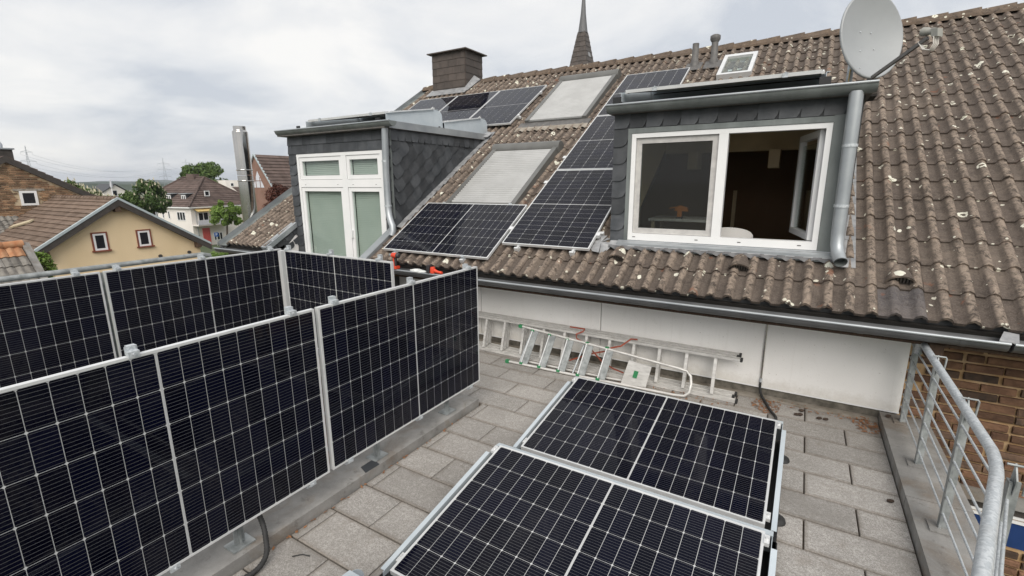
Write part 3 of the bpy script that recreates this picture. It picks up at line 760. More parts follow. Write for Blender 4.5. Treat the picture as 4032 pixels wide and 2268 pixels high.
for xa, xb in ((x0 + fd + .005, mx - 0.06), (mx + 0.06, x1 - fd - .005)):
    for za, zb in ((z0 + fd + 0.005, tz - 0.065), (tz + 0.065, z1 - fd - 0.005)):
        sash(w1o, xa, xb, za, zb, fy0 + 0.012)
        blind(w1o, xa + 0.055, xb - 0.055, max(za, 0.75) + 0.05, zb - 0.05, fy1 + 0.005)
for xx in (-4.60, -3.80, -3.45, -2.95): MB().box((xx - 0.012, fy0 - 0.001, tz - 0.022), (xx + 0.012, fy0 + 0.004, tz - 0.016)).build('drain_slot', 'pipe_grey', w1o)
MB().box((mx + 0.075, fy0 - 0.028, 1.30), (mx + 0.10, fy0 + 0.008, 1.42)).build('handle', 'pvc_white', w1o)
MB().box((x0, fy1 + 0.06, z0), (x1, fy1 + 0.07, z1)).build('dark_backing', 'room_dark', w1o)  # dark sheet behind the blinds stands in for the unlit room
# cut-out in the roof in front of the door: cheeks and flashings
b = MB()
for xa, xb in ((D1[0] - 0.10, D1[0]), (D1[1] - 0.06, D1[1] + 0.02)):
    p0, p1 = RP(xa, 0.0, -0.03), RP(xa, s_front, -0.03)
    b.prism([(xa, p0.y, p0.z), (xa, p1.y, p1.z), (xa, p1.y, 0.35), (xa, p0.y + 0.2, 0.60), (xa, p0.y, 0.85)], (xb - xa, 0, 0))
co = b.build('roof_cutout', 'slate_cap', house)
MB().prism([(D1[0] + 0.001, 3.02, 0.3), (D1[0] + 0.001, DY - 0.005, 0.3), (D1[0] + 0.001, DY - 0.005, 1.31), (D1[0] + 0.001, 3.02, 1.02)], (0.012, 0, 0)).build('white_jamb', 'white_paint', co)
for i in range(4):
    for j in range(3):
        yy, zz = 2.80 + 0.16 * i, 0.84 + 0.16 * j + 0.09 * i
        if zz + 0.12 < EZ + (yy + 0.1 - EY) / CT * ST and not (yy + 0.08 > 3.02 and zz < 1.0): put_slate(co, HB, (D1[0] + 0.002, yy, zz), (0, 0.87, 0.5), (0, -0.5, 0.87), 0.16, 0.15, 'scale')
for xa, xb in ((D1[0] - 0.09, D1[0] + 0.04), (D1[1] - 0.10, D1[1] + 0.035)):
    MB().prism([RP(xa, -0.02, 0.055), RP(xb, -0.02, 0.055), RP(xb, s_front + 0.01, 0.055), RP(xa, s_front + 0.01, 0.055)], RN * -0.075).build('edge_flashing', 'zinc', co)
gt = gutter(-5.04, -2.44, DY - 0.11, 2.985, 0.072, 'zinc_weathered', house, 'dormer_gutter')
for xx in (-4.45, -3.93, -3.27, -2.85): gutter_band(xx, DY - 0.11, 2.985, 0.072, 'zinc_weathered', gt, 0.012)
dp = MB().path([(-2.62, 3.245, 2.93), (-2.63, 3.245, 2.86), (-2.655, 3.245, 2.3), (-2.655, 3.245, 1.78), (-2.635, 3.235, 1.68), (-2.59, 3.215, 1.60), (-2.545, 3.20, 1.54), (-2.53, 3.19, 1.46), (-2.54, 3.17, 1.40)], 0.047, 14, False).build('downpipe', 'zinc', house)
for z in (2.45, 1.82): MB().tube((-2.655, 3.245, z - 0.012), (-2.655, 3.245, z + 0.012), 0.052, 14).build('pipe_clamp', 'galvanised', dp)

# ---- right dormer with the open window
W2 = (0.90, 2.672, 1.52, 2.637)
dm2, ye2 = dormer(D2[0], D2[1], 2.84, W2)
MB().box((D2[0] - 0.04, DY - 0.13, 2.84), (D2[1] + 0.06, ye2 + 0.2, 2.905)).build('flat_roof', 'gravel_roof', dm2)
x = D2[0]
while x < 2.74:
    put_slate(dm2, HB, (x, DY, 2.695), FX, FZ, 0.172, 0.150, 'band'); x += 0.172
for k in range(7): put_slate(dm2, HB, (D2[0], DY, 2.685 - 0.178 * (k + 1)), FX, FZ, 0.155, 0.178, 'round')
b = MB().box((0.858, DY - 0.016, 1.50), (0.899, DY + 0.01, 2.685)).box((0.858, DY - 0.018, 2.640), (2.68, DY + 0.01, 2.690))
b.build('window_surround', 'zinc_weathered', dm2)
MB().box((2.674, DY - 0.017, 1.50), (2.855, DY + 0.01, 2.70)).build('window_surround', 'zinc_weathered', dm2)
zb2 = EZ + s_front * ST
MB().prism([(0.80, DY - 0.006, 1.518), (0.80, DY - 0.085, 1.488), (0.80, DY - 0.085, 1.428), (0.80, DY - 0.006, 1.45)], (2.02, 0, 0)).build('sill_flashing', 'zinc', dm2)
MB().prism([RP(0.72, s_front - 0.07, 0.060), RP(2.83, s_front - 0.07, 0.060), RP(2.83, s_front, 0.075), RP(0.72, s_front, 0.075)], RN * 0.004).build('apron_flashing', 'lead', dm2)
b = MB(); pts = []
for i in range(60):
    xx = 0.72 + 2.11 * i / 59; w = 0.5 + 0.5 * math.cos((xx - 0.728) / 0.15 * 2 * math.pi)
    pts.append((xx, w))
A_ = [RP(x_, s_front - 0.10, 0.030 + 0.042 * w) for x_, w in pts]; B_ = [RP(x_, s_front - 0.06, 0.066) for x_, w in pts]
b.add(A_ + B_, [(i, i+1, 61+i, 60+i) for i in range(59)], True); b.build('apron_flashing', 'lead_dark', dm2)
for k in range(15):
    s0 = s_front + 0.2 * k - 0.15
    MB().prism([RP(D2[1] + 0.002, s0, 0.045), RP(D2[1] + 0.12, s0, 0.045), RP(D2[1] + 0.12, s0 + 0.31, 0.04), RP(D2[1] + 0.002, s0 + 0.31, 0.04)], RN * 0.006).build('step_flashing', 'lead', dm2)
b = MB()
for k in range(9):
    a_ = 2 * math.pi * k / 9; r_ = 0.10 + 0.05 * random.random()
    b.add([RP(0.63, s_front - 0.06, 0.09), RP(0.63 + r_ * math.cos(a_), s_front - 0.06 + r_ * 1.3 * math.sin(a_), 0.035 + 0.04 * random.random()), RP(0.63 + 0.12 * math.cos(a_ + 0.7), s_front - 0.06 + 0.16 * math.sin(a_ + 0.7), 0.035 + 0.04 * random.random())], [(0, 1, 2)])
b.build('crumpled_flashing', 'lead', dm2)
b = MB().box((D2[1] + 0.001, DY - 0.01, 1.40), (D2[1] + 0.02, ye2 - 0.3, 2.84)); b.build('cheek_cladding', 'slate_cap', dm2)
gt = gutter(0.665, 2.935, DY - 0.115, 2.915, 0.078, 'zinc_weathered', house, 'dormer_gutter')
for xx in (1.52, 2.02, 2.84): gutter_band(xx, DY - 0.115, 2.915, 0.078, 'zinc_weathered', gt, 0.014)
dp = MB().path([(2.80, 3.20, 2.86), (2.80, 3.20, 2.80), (2.805, 3.205, 2.2), (2.81, 3.205, 1.70), (2.815, 3.195, 1.60), (2.825, 3.165, 1.535), (2.84, 3.11, 1.485), (2.85, 3.07, 1.46)], 0.052, 16, False).build('downpipe', 'zinc', house)
for z in (2.43, 1.93): MB().tube((2.806, 3.203, z - 0.012), (2.806, 3.203, z + 0.012), 0.057, 16).build('pipe_clamp', 'galvanised', dp)
MB().path([(2.836, 3.12, 1.492), (2.851, 3.068, 1.459)], [0.0465, 0.0465], 16, False).build('pipe_mouth', 'zinc_weathered', dp)
# window frame, fixed left sash with fly screen, right sash open inwards
x0, x1, z0, z1 = W2; fd = 0.045; fy0, fy1 = DY - 0.010, DY + 0.07; mx = 1.80
b = MB().box((x0, fy0, z0), (x0 + fd, fy1, z1)).box((x1 - fd, fy0, z0), (x1, fy1, z1)).box((x0 + fd, fy0, z1 - fd), (x1 - fd, fy1, z1)).box((x0 + fd, fy0, z0), (x1 - fd, fy1, z0 + 0.075)).box((mx - 0.042, fy0 + .001, z0 + 0.075), (mx + 0.042, fy1, z1 - fd))
w2o = b.build('window', 'pvc_white', house)
for xx in (0.97, 1.62, 2.02, 2.53): MB().box((xx - 0.015, fy0 - 0.003, z0 + 0.032), (xx + 0.015, fy0 + 0.004, z0 + 0.040)).build('drain_slot', 'pipe_grey', w2o)
sash(w2o, x0 + fd + .003, mx - 0.045, z0 + 0.078, z1 - fd - .003, fy0 + 0.025, 0.055, 'fly_screen_frame')
MB().box((x0 + 0.10, fy0 + 0.036, z0 + 0.13), (mx - 0.098, fy0 + 0.038, z1 - 0.098)).build('fly_screen', 'fly_net', w2o)
# open sash swung into the room about its right edge
ang = R(78); hx, hy = x1 - fd - 0.012, fy1 + 0.01
ux, uy = -math.cos(ang), math.sin(ang); wS = 0.80
def sw(u, z, t=0.0): return Vector((hx + ux * u + uy * t, hy + uy * u - ux * t * -1 * -1, z))
b = MB()
for (ua, ub, za, zb_) in ((0, 0.06, z0 + 0.08, z1 - fd), (wS - 0.06, wS, z0 + 0.08, z1 - fd), (0.06, wS - 0.06, z0 + 0.08, z0 + 0.14), (0.06, wS - 0.06, z1 - fd - 0.06, z1 - fd)):
    b.obox((hx + ux * (ua + ub) / 2, hy + uy * (ua + ub) / 2, (za + zb_) / 2), (ux, uy, 0), (-uy, ux, 0), (0, 0, 1), ((ub - ua) / 2, 0.03, (zb_ - za) / 2))
b.build('open_sash', 'pvc_white', w2o)
MB().obox((hx + ux * wS / 2, hy + uy * wS / 2, (z0 + z1) / 2), (ux, uy, 0), (-uy, ux, 0), (0, 0, 1), (wS / 2 - 0.056, 0.004, (z1 - z0) / 2 - 0.15)).build('pane', 'window_glass', w2o)
# the room behind
room = MB()
rx0, rx1, ry1, rz0, rz1 = D2[0] + 0.102, D2[1] - 0.102, 6.6, 0.25, 2.80
def roofz(y): return EZ + (y - EY) / CT * ST - 0.30
room.box((-0.9, ry1, rz0), (4.2, ry1 + 0.05, roofz(ry1)))
for xx in (-0.95, 4.2): room.prism([(xx, WY + 0.3, rz0), (xx, ry1, rz0), (xx, ry1, roofz(ry1)), (xx, WY + 0.3, roofz(WY + 0.3))], (0.05, 0, 0))
room.box((-0.9, WY + 0.3, rz0 - 0.05), (4.2, ry1, rz0))
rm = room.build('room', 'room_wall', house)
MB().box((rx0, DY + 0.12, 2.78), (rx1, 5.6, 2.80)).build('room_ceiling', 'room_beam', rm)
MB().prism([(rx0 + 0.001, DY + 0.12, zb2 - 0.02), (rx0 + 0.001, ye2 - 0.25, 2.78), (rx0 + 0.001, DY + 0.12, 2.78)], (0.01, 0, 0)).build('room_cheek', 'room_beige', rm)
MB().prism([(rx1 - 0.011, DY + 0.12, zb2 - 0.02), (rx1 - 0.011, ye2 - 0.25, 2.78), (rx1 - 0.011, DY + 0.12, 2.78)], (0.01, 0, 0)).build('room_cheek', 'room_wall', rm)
MB().box((rx0, 5.15, 2.52), (rx1, 5.30, 2.779)).build('ceiling_beam', 'room_beam', rm)
for xx in (1.22, 2.16): MB().box((xx - 0.06, 4.9, 2.30), (xx + 0.06, 5.2, 2.52)).build('beam_bracket', 'room_beam', rm)
MB().box((1.22, 6.55, 0.3), (1.28, 6.6, 2.0)).box((1.55, 6.55, 0.3), (1.60, 6.6, 2.0)).build('shelf_upright', 'room_beige', rm)

# ---- chimney
CX0, CX1, CY0, CY1, CZ1 = -5.79, -4.78, 8.10, 8.82, 5.235
MB().box((CX0, CY0, 3.9), (CX1, CY1, CZ1)).build('chimney', None, house).data.materials.append(MATS['far_tile'])
ch = bpy.data.objects[[o.name for o in house.children if o.name.startswith('chimney')][0]]
g = M('chimney_slate', (0.055, 0.044, 0.038), (0.078, 0.062, 0.053), scale=6, rough=0.65, rnd=0.18, bump=0.2, bscale=30)
SL['chim'] = MB().add([(0,0,.014),(1,0,.014),(1,1.1,.004),(0,1.1,.004),(0,0,-.002),(1,0,-.002)], [(0,1,2,3),(1,0,4,5),(0,3,4),(1,5,2)]).mesh('slate'); SL['chim'].materials.append(MATS['chimney_slate'])
rh = 0.162
for r in range(-2, 6):
    z = CZ1 - rh * (6 - r)
    for (org, ax, ln, n) in (((CX0, CY0, z), (1, 0, 0), CX1 - CX0, 4), ((CX1, CY0, z), (0, 1, 0), CY1 - CY0, 2)):
        w = ln / n; off = (r % 2) * w / 2
        a = -off
        while a < ln - 0.01:
            a0, a1 = max(a, 0), min(a + w, ln)
            if a1 - a0 > 0.03: put_slate(ch, HB, Vector(org) + Vector(ax) * a0, ax, FZ, a1 - a0 - 0.004, rh, 'chim')
            a += w
MB().box((CX0 - 0.095, CY0 - 0.095, CZ1 + 0.006), (CX1 + 0.095, CY1 + 0.095, CZ1 + 0.03)).build('cap', 'chimney_slate', ch)
MB().prism([RP(CX0 - 0.05, 6.0, 0.06), RP(CX1 + 0.14, 6.0, 0.06), RP(CX1 + 0.14, 6.32, 0.075), RP(CX0 - 0.05, 6.32, 0.075)], RN * 0.01).build('flashing', 'lead', ch)
MB().prism([RP(CX1 + 0.02, 6.1, 0.07), RP(CX1 + 0.16, 6.1, 0.06), RP(CX1 + 0.16, 6.75, 0.06), RP(CX1 + 0.02, 6.75, 0.17)], RN * 0.01).build('flashing', 'lead', ch)

# ---- roof windows with roller shutters
def roof_shutter(x0, x1, s0, s1):
    H = 0.135
    b = MB()
    for xa in (x0, x1 - 0.075): b.prism([RP(xa, s0, -0.02), RP(xa, s0, H - 0.02), RP(xa, s1 - 0.2, H + 0.02), RP(xa, s1 - 0.2, -0.02)], RX * 0.075)
    b.prism([RP(x0 + 0.075, s0, 0.03), RP(x0 + 0.075, s0, H - 0.045), RP(x0 + 0.075, s0 + 0.05, H - 0.045), RP(x0 + 0.075, s0 + 0.05, 0.03)], RX * (x1 - x0 - 0.15))
    f = b.build('roof_window', 'shutter_case', house)
    n = 10; sec = [RP(x0 - 0.02, s1 - 0.13 + 0.115 * math.cos(math.pi * k / n), 0.045 + 0.155 * math.sin(math.pi * k / n)) for k in range(n + 1)]
    c = MB(); dx = RX * (x1 - x0 + 0.04)
    c.add(sec + [p + dx for p in sec], [(i, i+1, n+2+i, n+1+i) for i in range(n)], True)
    c.add(sec, [tuple(range(n + 1))]); c.add([p + dx for p in sec], [tuple(reversed(range(n + 1)))])
    c.build('shutter_box', 'shutter_case', f)
    ns = 27; d = (s1 - 0.24 - s0 - 0.06) / ns; m = 5
    def slat():
        c = MB(); P = []
        for k in range(m + 1):
            u = k / m; P.append((0, u * d * 0.80, 0.020 * math.sin(math.pi * u)))
        L_ = x1 - x0 - 0.15
        c.add(P + [(L_, y, z) for _, y, z in P], [(m+1+i, m+2+i, i+1, i) for i in range(m)], True)
        me = c.mesh('slat'); me.materials.append(MATS['shutter_slat']); return me
    me = slat()
    for k in range(ns):
        o = link('slat', me, f); o.location = RP(x0 + 0.075, s0 + 0.055 + d * k, H - 0.045 + 0.04 * k / ns) - HB; o.rotation_euler = (TH + 0.04 / (d * ns), 0, 0)
    MB().prism([RP(x0 - 0.09, s0 - 0.20, 0.045), RP(x1 + 0.09, s0 - 0.20, 0.045), RP(x1 + 0.09, s0, 0.06), RP(x0 - 0.09, s0, 0.06)], RN * 0.006).build('apron_flashing', 'pipe_grey', f)
    c = MB(); pts = []
    for i in range(50):
        xx = x0 - 0.09 + (x1 - x0 + 0.18) * i / 49; pts.append((xx, 0.5 + 0.5 * math.cos((xx - 0.728) / 0.15 * 2 * math.pi)))
    A_ = [RP(x_, s0 - 0.30, 0.030 + 0.034 * w) for x_, w in pts]; B_ = [RP(x_, s0 - 0.17, 0.062) for x_, w in pts]
    c.add(A_ + B_, [(i, i+1, 51+i, 50+i) for i in range(49)], True); c.build('apron_flashing', 'concrete_strip', f)
roof_shutter(-2.04, -0.84, 1.30, 3.05)
roof_shutter(-2.00, -0.80, 3.99, 5.93)
# small white roof window
b = MB(); xa, xb, sa, sb = 1.06, 1.58, 5.16, 6.05
for (p, q, r_, t) in ((xa, xa + 0.06, sa, sb), (xb - 0.06, xb, sa, sb), (xa + 0.06, xb - 0.06, sa, sa + 0.06), (xa + 0.06, xb - 0.06, sb - 0.10, sb)):
    b.prism([RP(p, r_, 0.02), RP(q, r_, 0.02), RP(q, t, 0.02), RP(p, t, 0.02)], RN * 0.10)
f = b.build('skylight', 'aluminium', house)
MB().prism([RP(xa + 0.06, sa + 0.06, 0.07), RP(xb - 0.06, sa + 0.06, 0.07), RP(xb - 0.06, sb - 0.10, 0.07), RP(xa + 0.06, sb - 0.10, 0.07)], RN * 0.01).build('pane', 'window_glass', f)
MB().prism([RP(xa + 0.05, sa + 0.05, 0.0), RP(xb - 0.05, sa + 0.05, 0.0), RP(xb - 0.05, sb - 0.09, 0.0), RP(xa + 0.05, sb - 0.09, 0.0)], RN * 0.01).build('blind', 'balcony_glass', f)
# vent pipes near the ridge
for xx, cap in ((0.565, 0), (0.886, 1)):
    p = RP(xx, 5.90, 0.0)
    v = MB().path([p - V(0, 0, 0.05), p + V(0, 0, 0.12), p + V(0, 0, 0.13), p + V(0, 0, 0.42)], [0.075, 0.072, 0.058, 0.055], 14).build('vent_pipe', 'pipe_grey', house)
    if cap: MB().path([p + V(0, 0, 0.40), p + V(0, 0, 0.44), p + V(0, 0, 0.50), p + V(0, 0, 0.52)], [0.06, 0.085, 0.085, 0.05], 14).build('vent_cap', 'pipe_grey', v)
    MB().prism([RP(xx - 0.14, 5.68, 0.055), RP(xx + 0.14, 5.68, 0.055), RP(xx + 0.14, 6.0, 0.06), RP(xx - 0.14, 6.0, 0.06)], RN * 0.008).build('vent_base', 'pipe_grey', v)
# ================================================================ solar panels (108 half cells, 1.722 x 1.134 m)
PL, PH = 1.722, 1.134
CW, CH, GAP, MID = 0.0906, 0.1815, 0.0030, 0.013
def panel_meshes():
    b = MB(); f = 0.0125; t = 0.03; p = 0.0018
    for a, c in (((0, 0), (PL, f)), ((0, PH - f), (PL, PH)), ((0, f), (f, PH - f)), ((PL - f, f), (PL, PH - f))):
        b.box((a[0], a[1], -t), (c[0], c[1], p))
    fr = b.mesh('frame'); fr.materials.append(MATS['aluminium'])
    bs = MB().box((f, f, -0.006), (PL - f, PH - f, -0.0008)).mesh('backsheet'); bs.materials.append(MATS['backsheet'])
    k = 0.0055
    poly = [(k, 0), (CW - k, 0), (CW, k), (CW, CH - k), (CW - k, CH), (k, CH), (0, CH - k), (0, k)]
    c = MB().add([(x, y, 0.0004) for x, y in poly] + [(x, y, -0.0006) for x, y in poly], [tuple(range(8))] + [((i+1) % 8, i, 8+i, 8+(i+1) % 8) for i in range(8)])
    ce = c.mesh('cell'); ce.materials.append(MATS['solar_cell'])
    rb = MB().box((-0.0022, 0.016, -0.0005), (0.0022, PH - 0.016, 0.0003)).mesh('ribbon'); rb.materials.append(MATS['cell_ribbon'])
    return fr, bs, ce, rb
PFR, PBS, PCE, PRB = panel_meshes()
mx_ = (PL - 18 * CW - 16 * GAP - MID) / 2; my_ = (PH - 6 * CH - 5 * GAP) / 2
CELLX = [mx_ + i * (CW + GAP) + (MID - GAP if i >= 9 else 0) for i in range(18)]
CELLY = [my_ + j * (CH + GAP) for j in range(6)]
clamp_me = MB().box((-0.022, -0.010, -0.034), (0.022, 0.008, 0.003)).box((-0.022, -0.022, 0.002), (0.022, 0.008, 0.0055)).box((-0.022, 0.0, -0.034), (0.022, 0.026, -0.031)).tube((0.0, -0.005, 0.006), (0.0, -0.005, 0.013), 0.007, 8).mesh('clamp'); clamp_me.materials.append(MATS['galvanised'])
GROUP_P = 'solar panels'
def solar_panel(org, ax, ay, label, clamps=(), group=GROUP_P):
    """clamps: (x along the long side, edge 0 low / 1 high)"""
    ax = Vector(ax).normalized(); ay = Vector(ay).normalized(); az = ax.cross(ay)
    o = bpy.data.objects.new('solar_panel', None); COL.objects.link(o); o.empty_display_size = 0.1
    o.matrix_world = Matrix.Translation(Vector(org)) @ Matrix((ax, ay, az)).transposed().to_4x4()
    tag(o, label, 'solar panel', group)
    link('frame', PFR, o); bs = link('backsheet', PBS, o)
    r = link('ribbon', PRB, o); r.location = (CELLX[8] + CW + MID / 2, 0, 0)
    for x in CELLX:
        for y in CELLY:
            c = link('cell', PCE, o); c.location = (x, y, 0)
    for x, e in clamps:
        c = link('clamp', clamp_me, o); c.location = (x, PH + 0.013 if e else -0.013, 0)
        if not e: c.rotation_euler = (0, 0, math.pi)
    return o

ZT = 1.3846
UP = Vector((0, 0, 1))
FG = 'solar panels hung on the terrace fences'
solar_panel((0, -1.749, ZT - PH), (0, 1, 0), UP, 'upright solar panel on the front fence nearest the camera, cut by the left edge', ((1.749 - 0.97, 1), (1.749 - 0.17, 1), (1.749 - 0.965, 0), (1.749 - 0.16, 0)), FG)
solar_panel((0, 0, ZT - PH), (0, 1, 0), UP, 'upright solar panel at the far end of the front fence, before the lying ladders', ((0.135, 1), (0.86, 1), (1.60, 1), (0.145, 0), (0.873, 0), (1.58, 0)), FG)
solar_panel((-2.772, -0.140 - 0.028 - PL, ZT - PH), (0, 1, 0), UP, 'upright solar panel on the rear fence, the left one, beside the pale gap', ((PL - 0.16, 1), (0.9, 1)), FG)
solar_panel((-2.772, -0.140, ZT - PH), (0, 1, 0), UP, 'upright solar panel on the rear fence below the small slate-edged roof, right of the gap', ((0.11, 1), (0.84, 1), (1.60, 1)), FG)
solar_panel((-2.608, 1.512, ZT - PH), (1, 0, 0), UP, 'upright solar panel standing across in front of the terrace door', ((0.03, 1), (0.78, 1), (1.53, 1)), FG)

# flat panels on the terrace, tilted 9 degrees, on steel wedge mounts
TILT = R(8.96); tv = Vector((0, math.cos(TILT), math.sin(TILT)))
def low_edge(x, ytop, ztop): return Vector((x, ytop, ztop)) - tv * PH
FL = 'solar panels lying on tilted mounts on the terrace'
flats = [(0.8195, 0.817, 0.2665, 'tilted solar panel lying on the paving in the foreground, nearest to the camera'),
         (0.8141, 2.240, 0.2745, 'tilted solar panel lying on the paving, the farther one beside the step ladder'),
         (0.8195, -0.575, 0.2665, 'tilted solar panel of which only a corner shows at the bottom edge')]
for x, y, z, lab in flats:
    solar_panel(low_edge(x, y, z), (1, 0, 0), tv, lab, (), FL)

def wedge_mount(x0, ytop, ztop, label, zf=0.0, feet=True, group='steel wedge mounts under solar panels', back=0.135, drop=0.0, blend=True):
    """side plates, sloping wind sheet behind the high edge, base rails, feet and end clamps"""
    lo = low_edge(x0, ytop, ztop); yl, zl = lo.y, lo.z
    t = thing('panel_mount', (x0 + PL / 2, (yl + ytop) / 2, zf), label, 'solar mount', group)
    top = -0.034
    for sx in (-1, 1):
        xs = x0 - 0.045 if sx < 0 else x0 + PL + 0.035
        n = 5; arc = [(ytop + back * 0.35 + 0.09 * math.sin(math.pi / 2 * k / n), ztop + top - 0.05 + 0.09 * math.cos(math.pi / 2 * k / n) - 0.04) for k in range(n + 1)]
        poly = [(yl - 0.01, zf + 0.035), (yl - 0.01, zl + top + 0.012)] + [(ytop - 0.08, ztop + top + 0.005)] + arc + [(ytop + back + 0.015, zf + 0.035)]
        MB().prism([(xs, y, z) for y, z in poly], (0.003, 0, 0)).build('side_plate', 'mount_steel', t)
        # folded top lip and black end rail
        MB().prism([(xs - (0.0 if sx > 0 else 0.028), yl, zl + top + 0.013), (xs + (0.030 if sx > 0 else 0.0), yl, zl + top + 0.013), (xs + (0.030 if sx > 0 else 0.0), ytop - 0.08, ztop + top + 0.006), (xs - (0.0 if sx > 0 else 0.028), ytop - 0.08, ztop + top + 0.006)], (0, 0, -0.003)).build('plate_lip', 'mount_steel', t)
        for yy, zz in ((yl + 0.10, zl), (ytop - 0.06, ztop)):
            xc = x0 - 0.012 if sx < 0 else x0 + PL + 0.012
            c = MB().obox((xc, yy, zz - 0.008), RX, tv, (0, -math.sin(TILT), math.cos(TILT)), (0.013, 0.03, 0.012)).tube((xc, yy, zz), (xc, yy, zz + 0.014), 0.008, 8)
            c.build('end_clamp', 'aluminium', t)
    # wind sheet
    yb = ytop + back
    MB().prism([(x0 - 0.045, ytop + 0.012, ztop - 0.022), (x0 + PL + 0.04, ytop + 0.012, ztop - 0.022), (x0 + PL + 0.04, yb, zf + 0.045), (x0 - 0.045, yb, zf + 0.045)], (0, 0.002, -0.002)).build('wind_sheet', 'mount_steel', t)
    MB().prism([(x0 - 0.045, ytop + 0.004, ztop - 0.018), (x0 + PL + 0.04, ytop + 0.004, ztop - 0.018), (x0 + PL + 0.04, ytop + 0.055, ztop - 0.024), (x0 - 0.045, ytop + 0.055, ztop - 0.024)], (0, 0, 0.003)).build('wind_sheet_lip', 'mount_steel', t)
    MB().box((x0 - 0.02, ytop + 0.024, ztop - 0.060), (x0 + PL + 0.02, ytop + 0.030, ztop - 0.030)).build('cable_tray', 'black_plastic', t)
    for xr in (x0 - 0.07, x0 + PL - 0.005):
        MB().box((xr, yl - 0.16, zf + 0.006), (xr + 0.075, ytop + 0.26, zf + 0.034)).build('base_rail', 'black_plastic', t)
        MB().box((xr - 0.005, yl - 0.17, zf + 0.006), (xr + 0.08, yl - 0.158, zf + 0.075)).build('rail_end', 'black_plastic', t)
    if feet:
        for xx in (x0 - 0.03, x0 + PL + 0.055):
            for yy in (yl + 0.22, ytop - 0.1):
                MB().path([(xx, yy, zf + 0.001), (xx, yy, zf + 0.02), (xx, yy, zf + 0.028)], [0.06, 0.055, 0.03], 16).build('rubber_foot', 'rubber', t)
    return t
wedge_mount(0.8195, 0.817, 0.2665, 'steel wedge mount with wind sheet under the nearer terrace panel')
wedge_mount(0.8141, 2.240, 0.2745, 'steel wedge mount with wind sheet under the farther terrace panel')
wedge_mount(0.8195, -0.575, 0.2665, 'end of a steel wedge mount with slotted lip at the bottom edge of the picture')

# panels on the dormer roofs
DG = 'solar panels on the dormer roofs'
for x, y, z, zf, lab, ml in ((-4.50, 4.52, 3.325, 2.97, 'solar panel on the left dormer roof, front row above the gutter', 'wedge mount with grey side plate on the left dormer roof, front row'),
                             (-4.50, 5.84, 3.325, 2.97, 'solar panel on the left dormer roof, rear row', 'wedge mount with grey side plate on the left dormer roof, rear row'),
                             (0.815, 4.42, 3.25, 2.91, 'solar panel on the right dormer roof above the open window', 'wedge mount with black rail ends on the right dormer roof')):
    solar_panel(low_edge(x, y, z), (1, 0, 0), tv, lab, ((0.3, 0), (1.45, 0)), DG)
    wedge_mount(x, y, z, ml, zf, False, 'wedge mounts on the dormer roofs')

# panels on the pitched roof
RG = 'solar panels on the tiled roof'
OFF = 0.119
solar_panel(RP(-2.353, 0.146, OFF), RX, RS, 'solar panel laid lengthwise on the lower roof beside the slate cheek, above the drill', ((0.22, 0), (1.36, 0), (0.3, 1), (1.45, 1)), RG)
for k, lab in enumerate(('lowest of the upright row of roof panels left of the right dormer', 'middle one of the upright row of roof panels left of the right dormer', 'topmost of the upright row of roof panels, partly behind the dormer panel')):
    s0 = 0.45 + k * (PL + 0.02)
    solar_panel(RP(-0.586 + PH, s0, OFF), RS, -RX, 'solar panel, ' + lab, (), RG)
for k, lab in enumerate(('rightmost of the three roof panels below the chimney, next to the upper shutter', 'middle of the three roof panels below the chimney, mirroring it', 'leftmost of the three roof panels below the chimney, half behind the dormer mount')):
    x0 = -2.28 - PH - k * (PH + 0.02)
    solar_panel(RP(x0 + PH, 3.93, OFF), RS, -RX, 'solar panel, ' + lab, (), RG)
def roof_rail(x0, x1, s, label):
    t = thing('mounting_rail', RP((x0 + x1) / 2, s, 0), label, 'rail', 'aluminium rails under the roof panels')
    MB().prism([RP(x0, s - 0.02, 0.05), RP(x1, s - 0.02, 0.05), RP(x1, s + 0.02, 0.05), RP(x0, s + 0.02, 0.05)], RN * 0.036).build('rail', 'aluminium', t)
    x = x0 + 0.15
    while x < x1:
        MB().prism([RP(x - 0.02, s - 0.12, 0.03), RP(x + 0.02, s - 0.12, 0.03), RP(x + 0.02, s + 0.02, 0.05), RP(x - 0.02, s + 0.02, 0.05)], RN * 0.008).build('roof_hook', 'galvanised', t); x += 0.9
roof_rail(-0.62, 0.60, 0.80, 'aluminium rail under the lowest upright roof panel')
roof_rail(-5.75, -2.22, 4.25, 'aluminium rail under the lower edge of the panels below the chimney')
for i, (x, s) in enumerate(((-2.13, 0.10), (-0.99, 0.10), (-0.36, 0.40), (0.36, 0.40))):
    t = thing('roof_bracket', RP(x, s, 0), ('left aluminium bracket under the lengthwise roof panel', 'right aluminium bracket under the lengthwise roof panel', 'left hook under the lowest upright roof panel', 'right hook under the lowest upright roof panel')[i], 'bracket', 'brackets holding the roof panels')
    MB().obox(RP(x, s + 0.02, 0.045), RX, RS, RN, (0.022, 0.035, 0.03)).obox(RP(x, s + 0.05, 0.08), RX, RS, RN, (0.016, 0.02, 0.012)).build('foot', 'aluminium', t)
    MB().obox(RP(x, s - 0.005, 0.085), RX, RS, RN, (0.026, 0.012, 0.02)).build('jaw', 'aluminium', t)
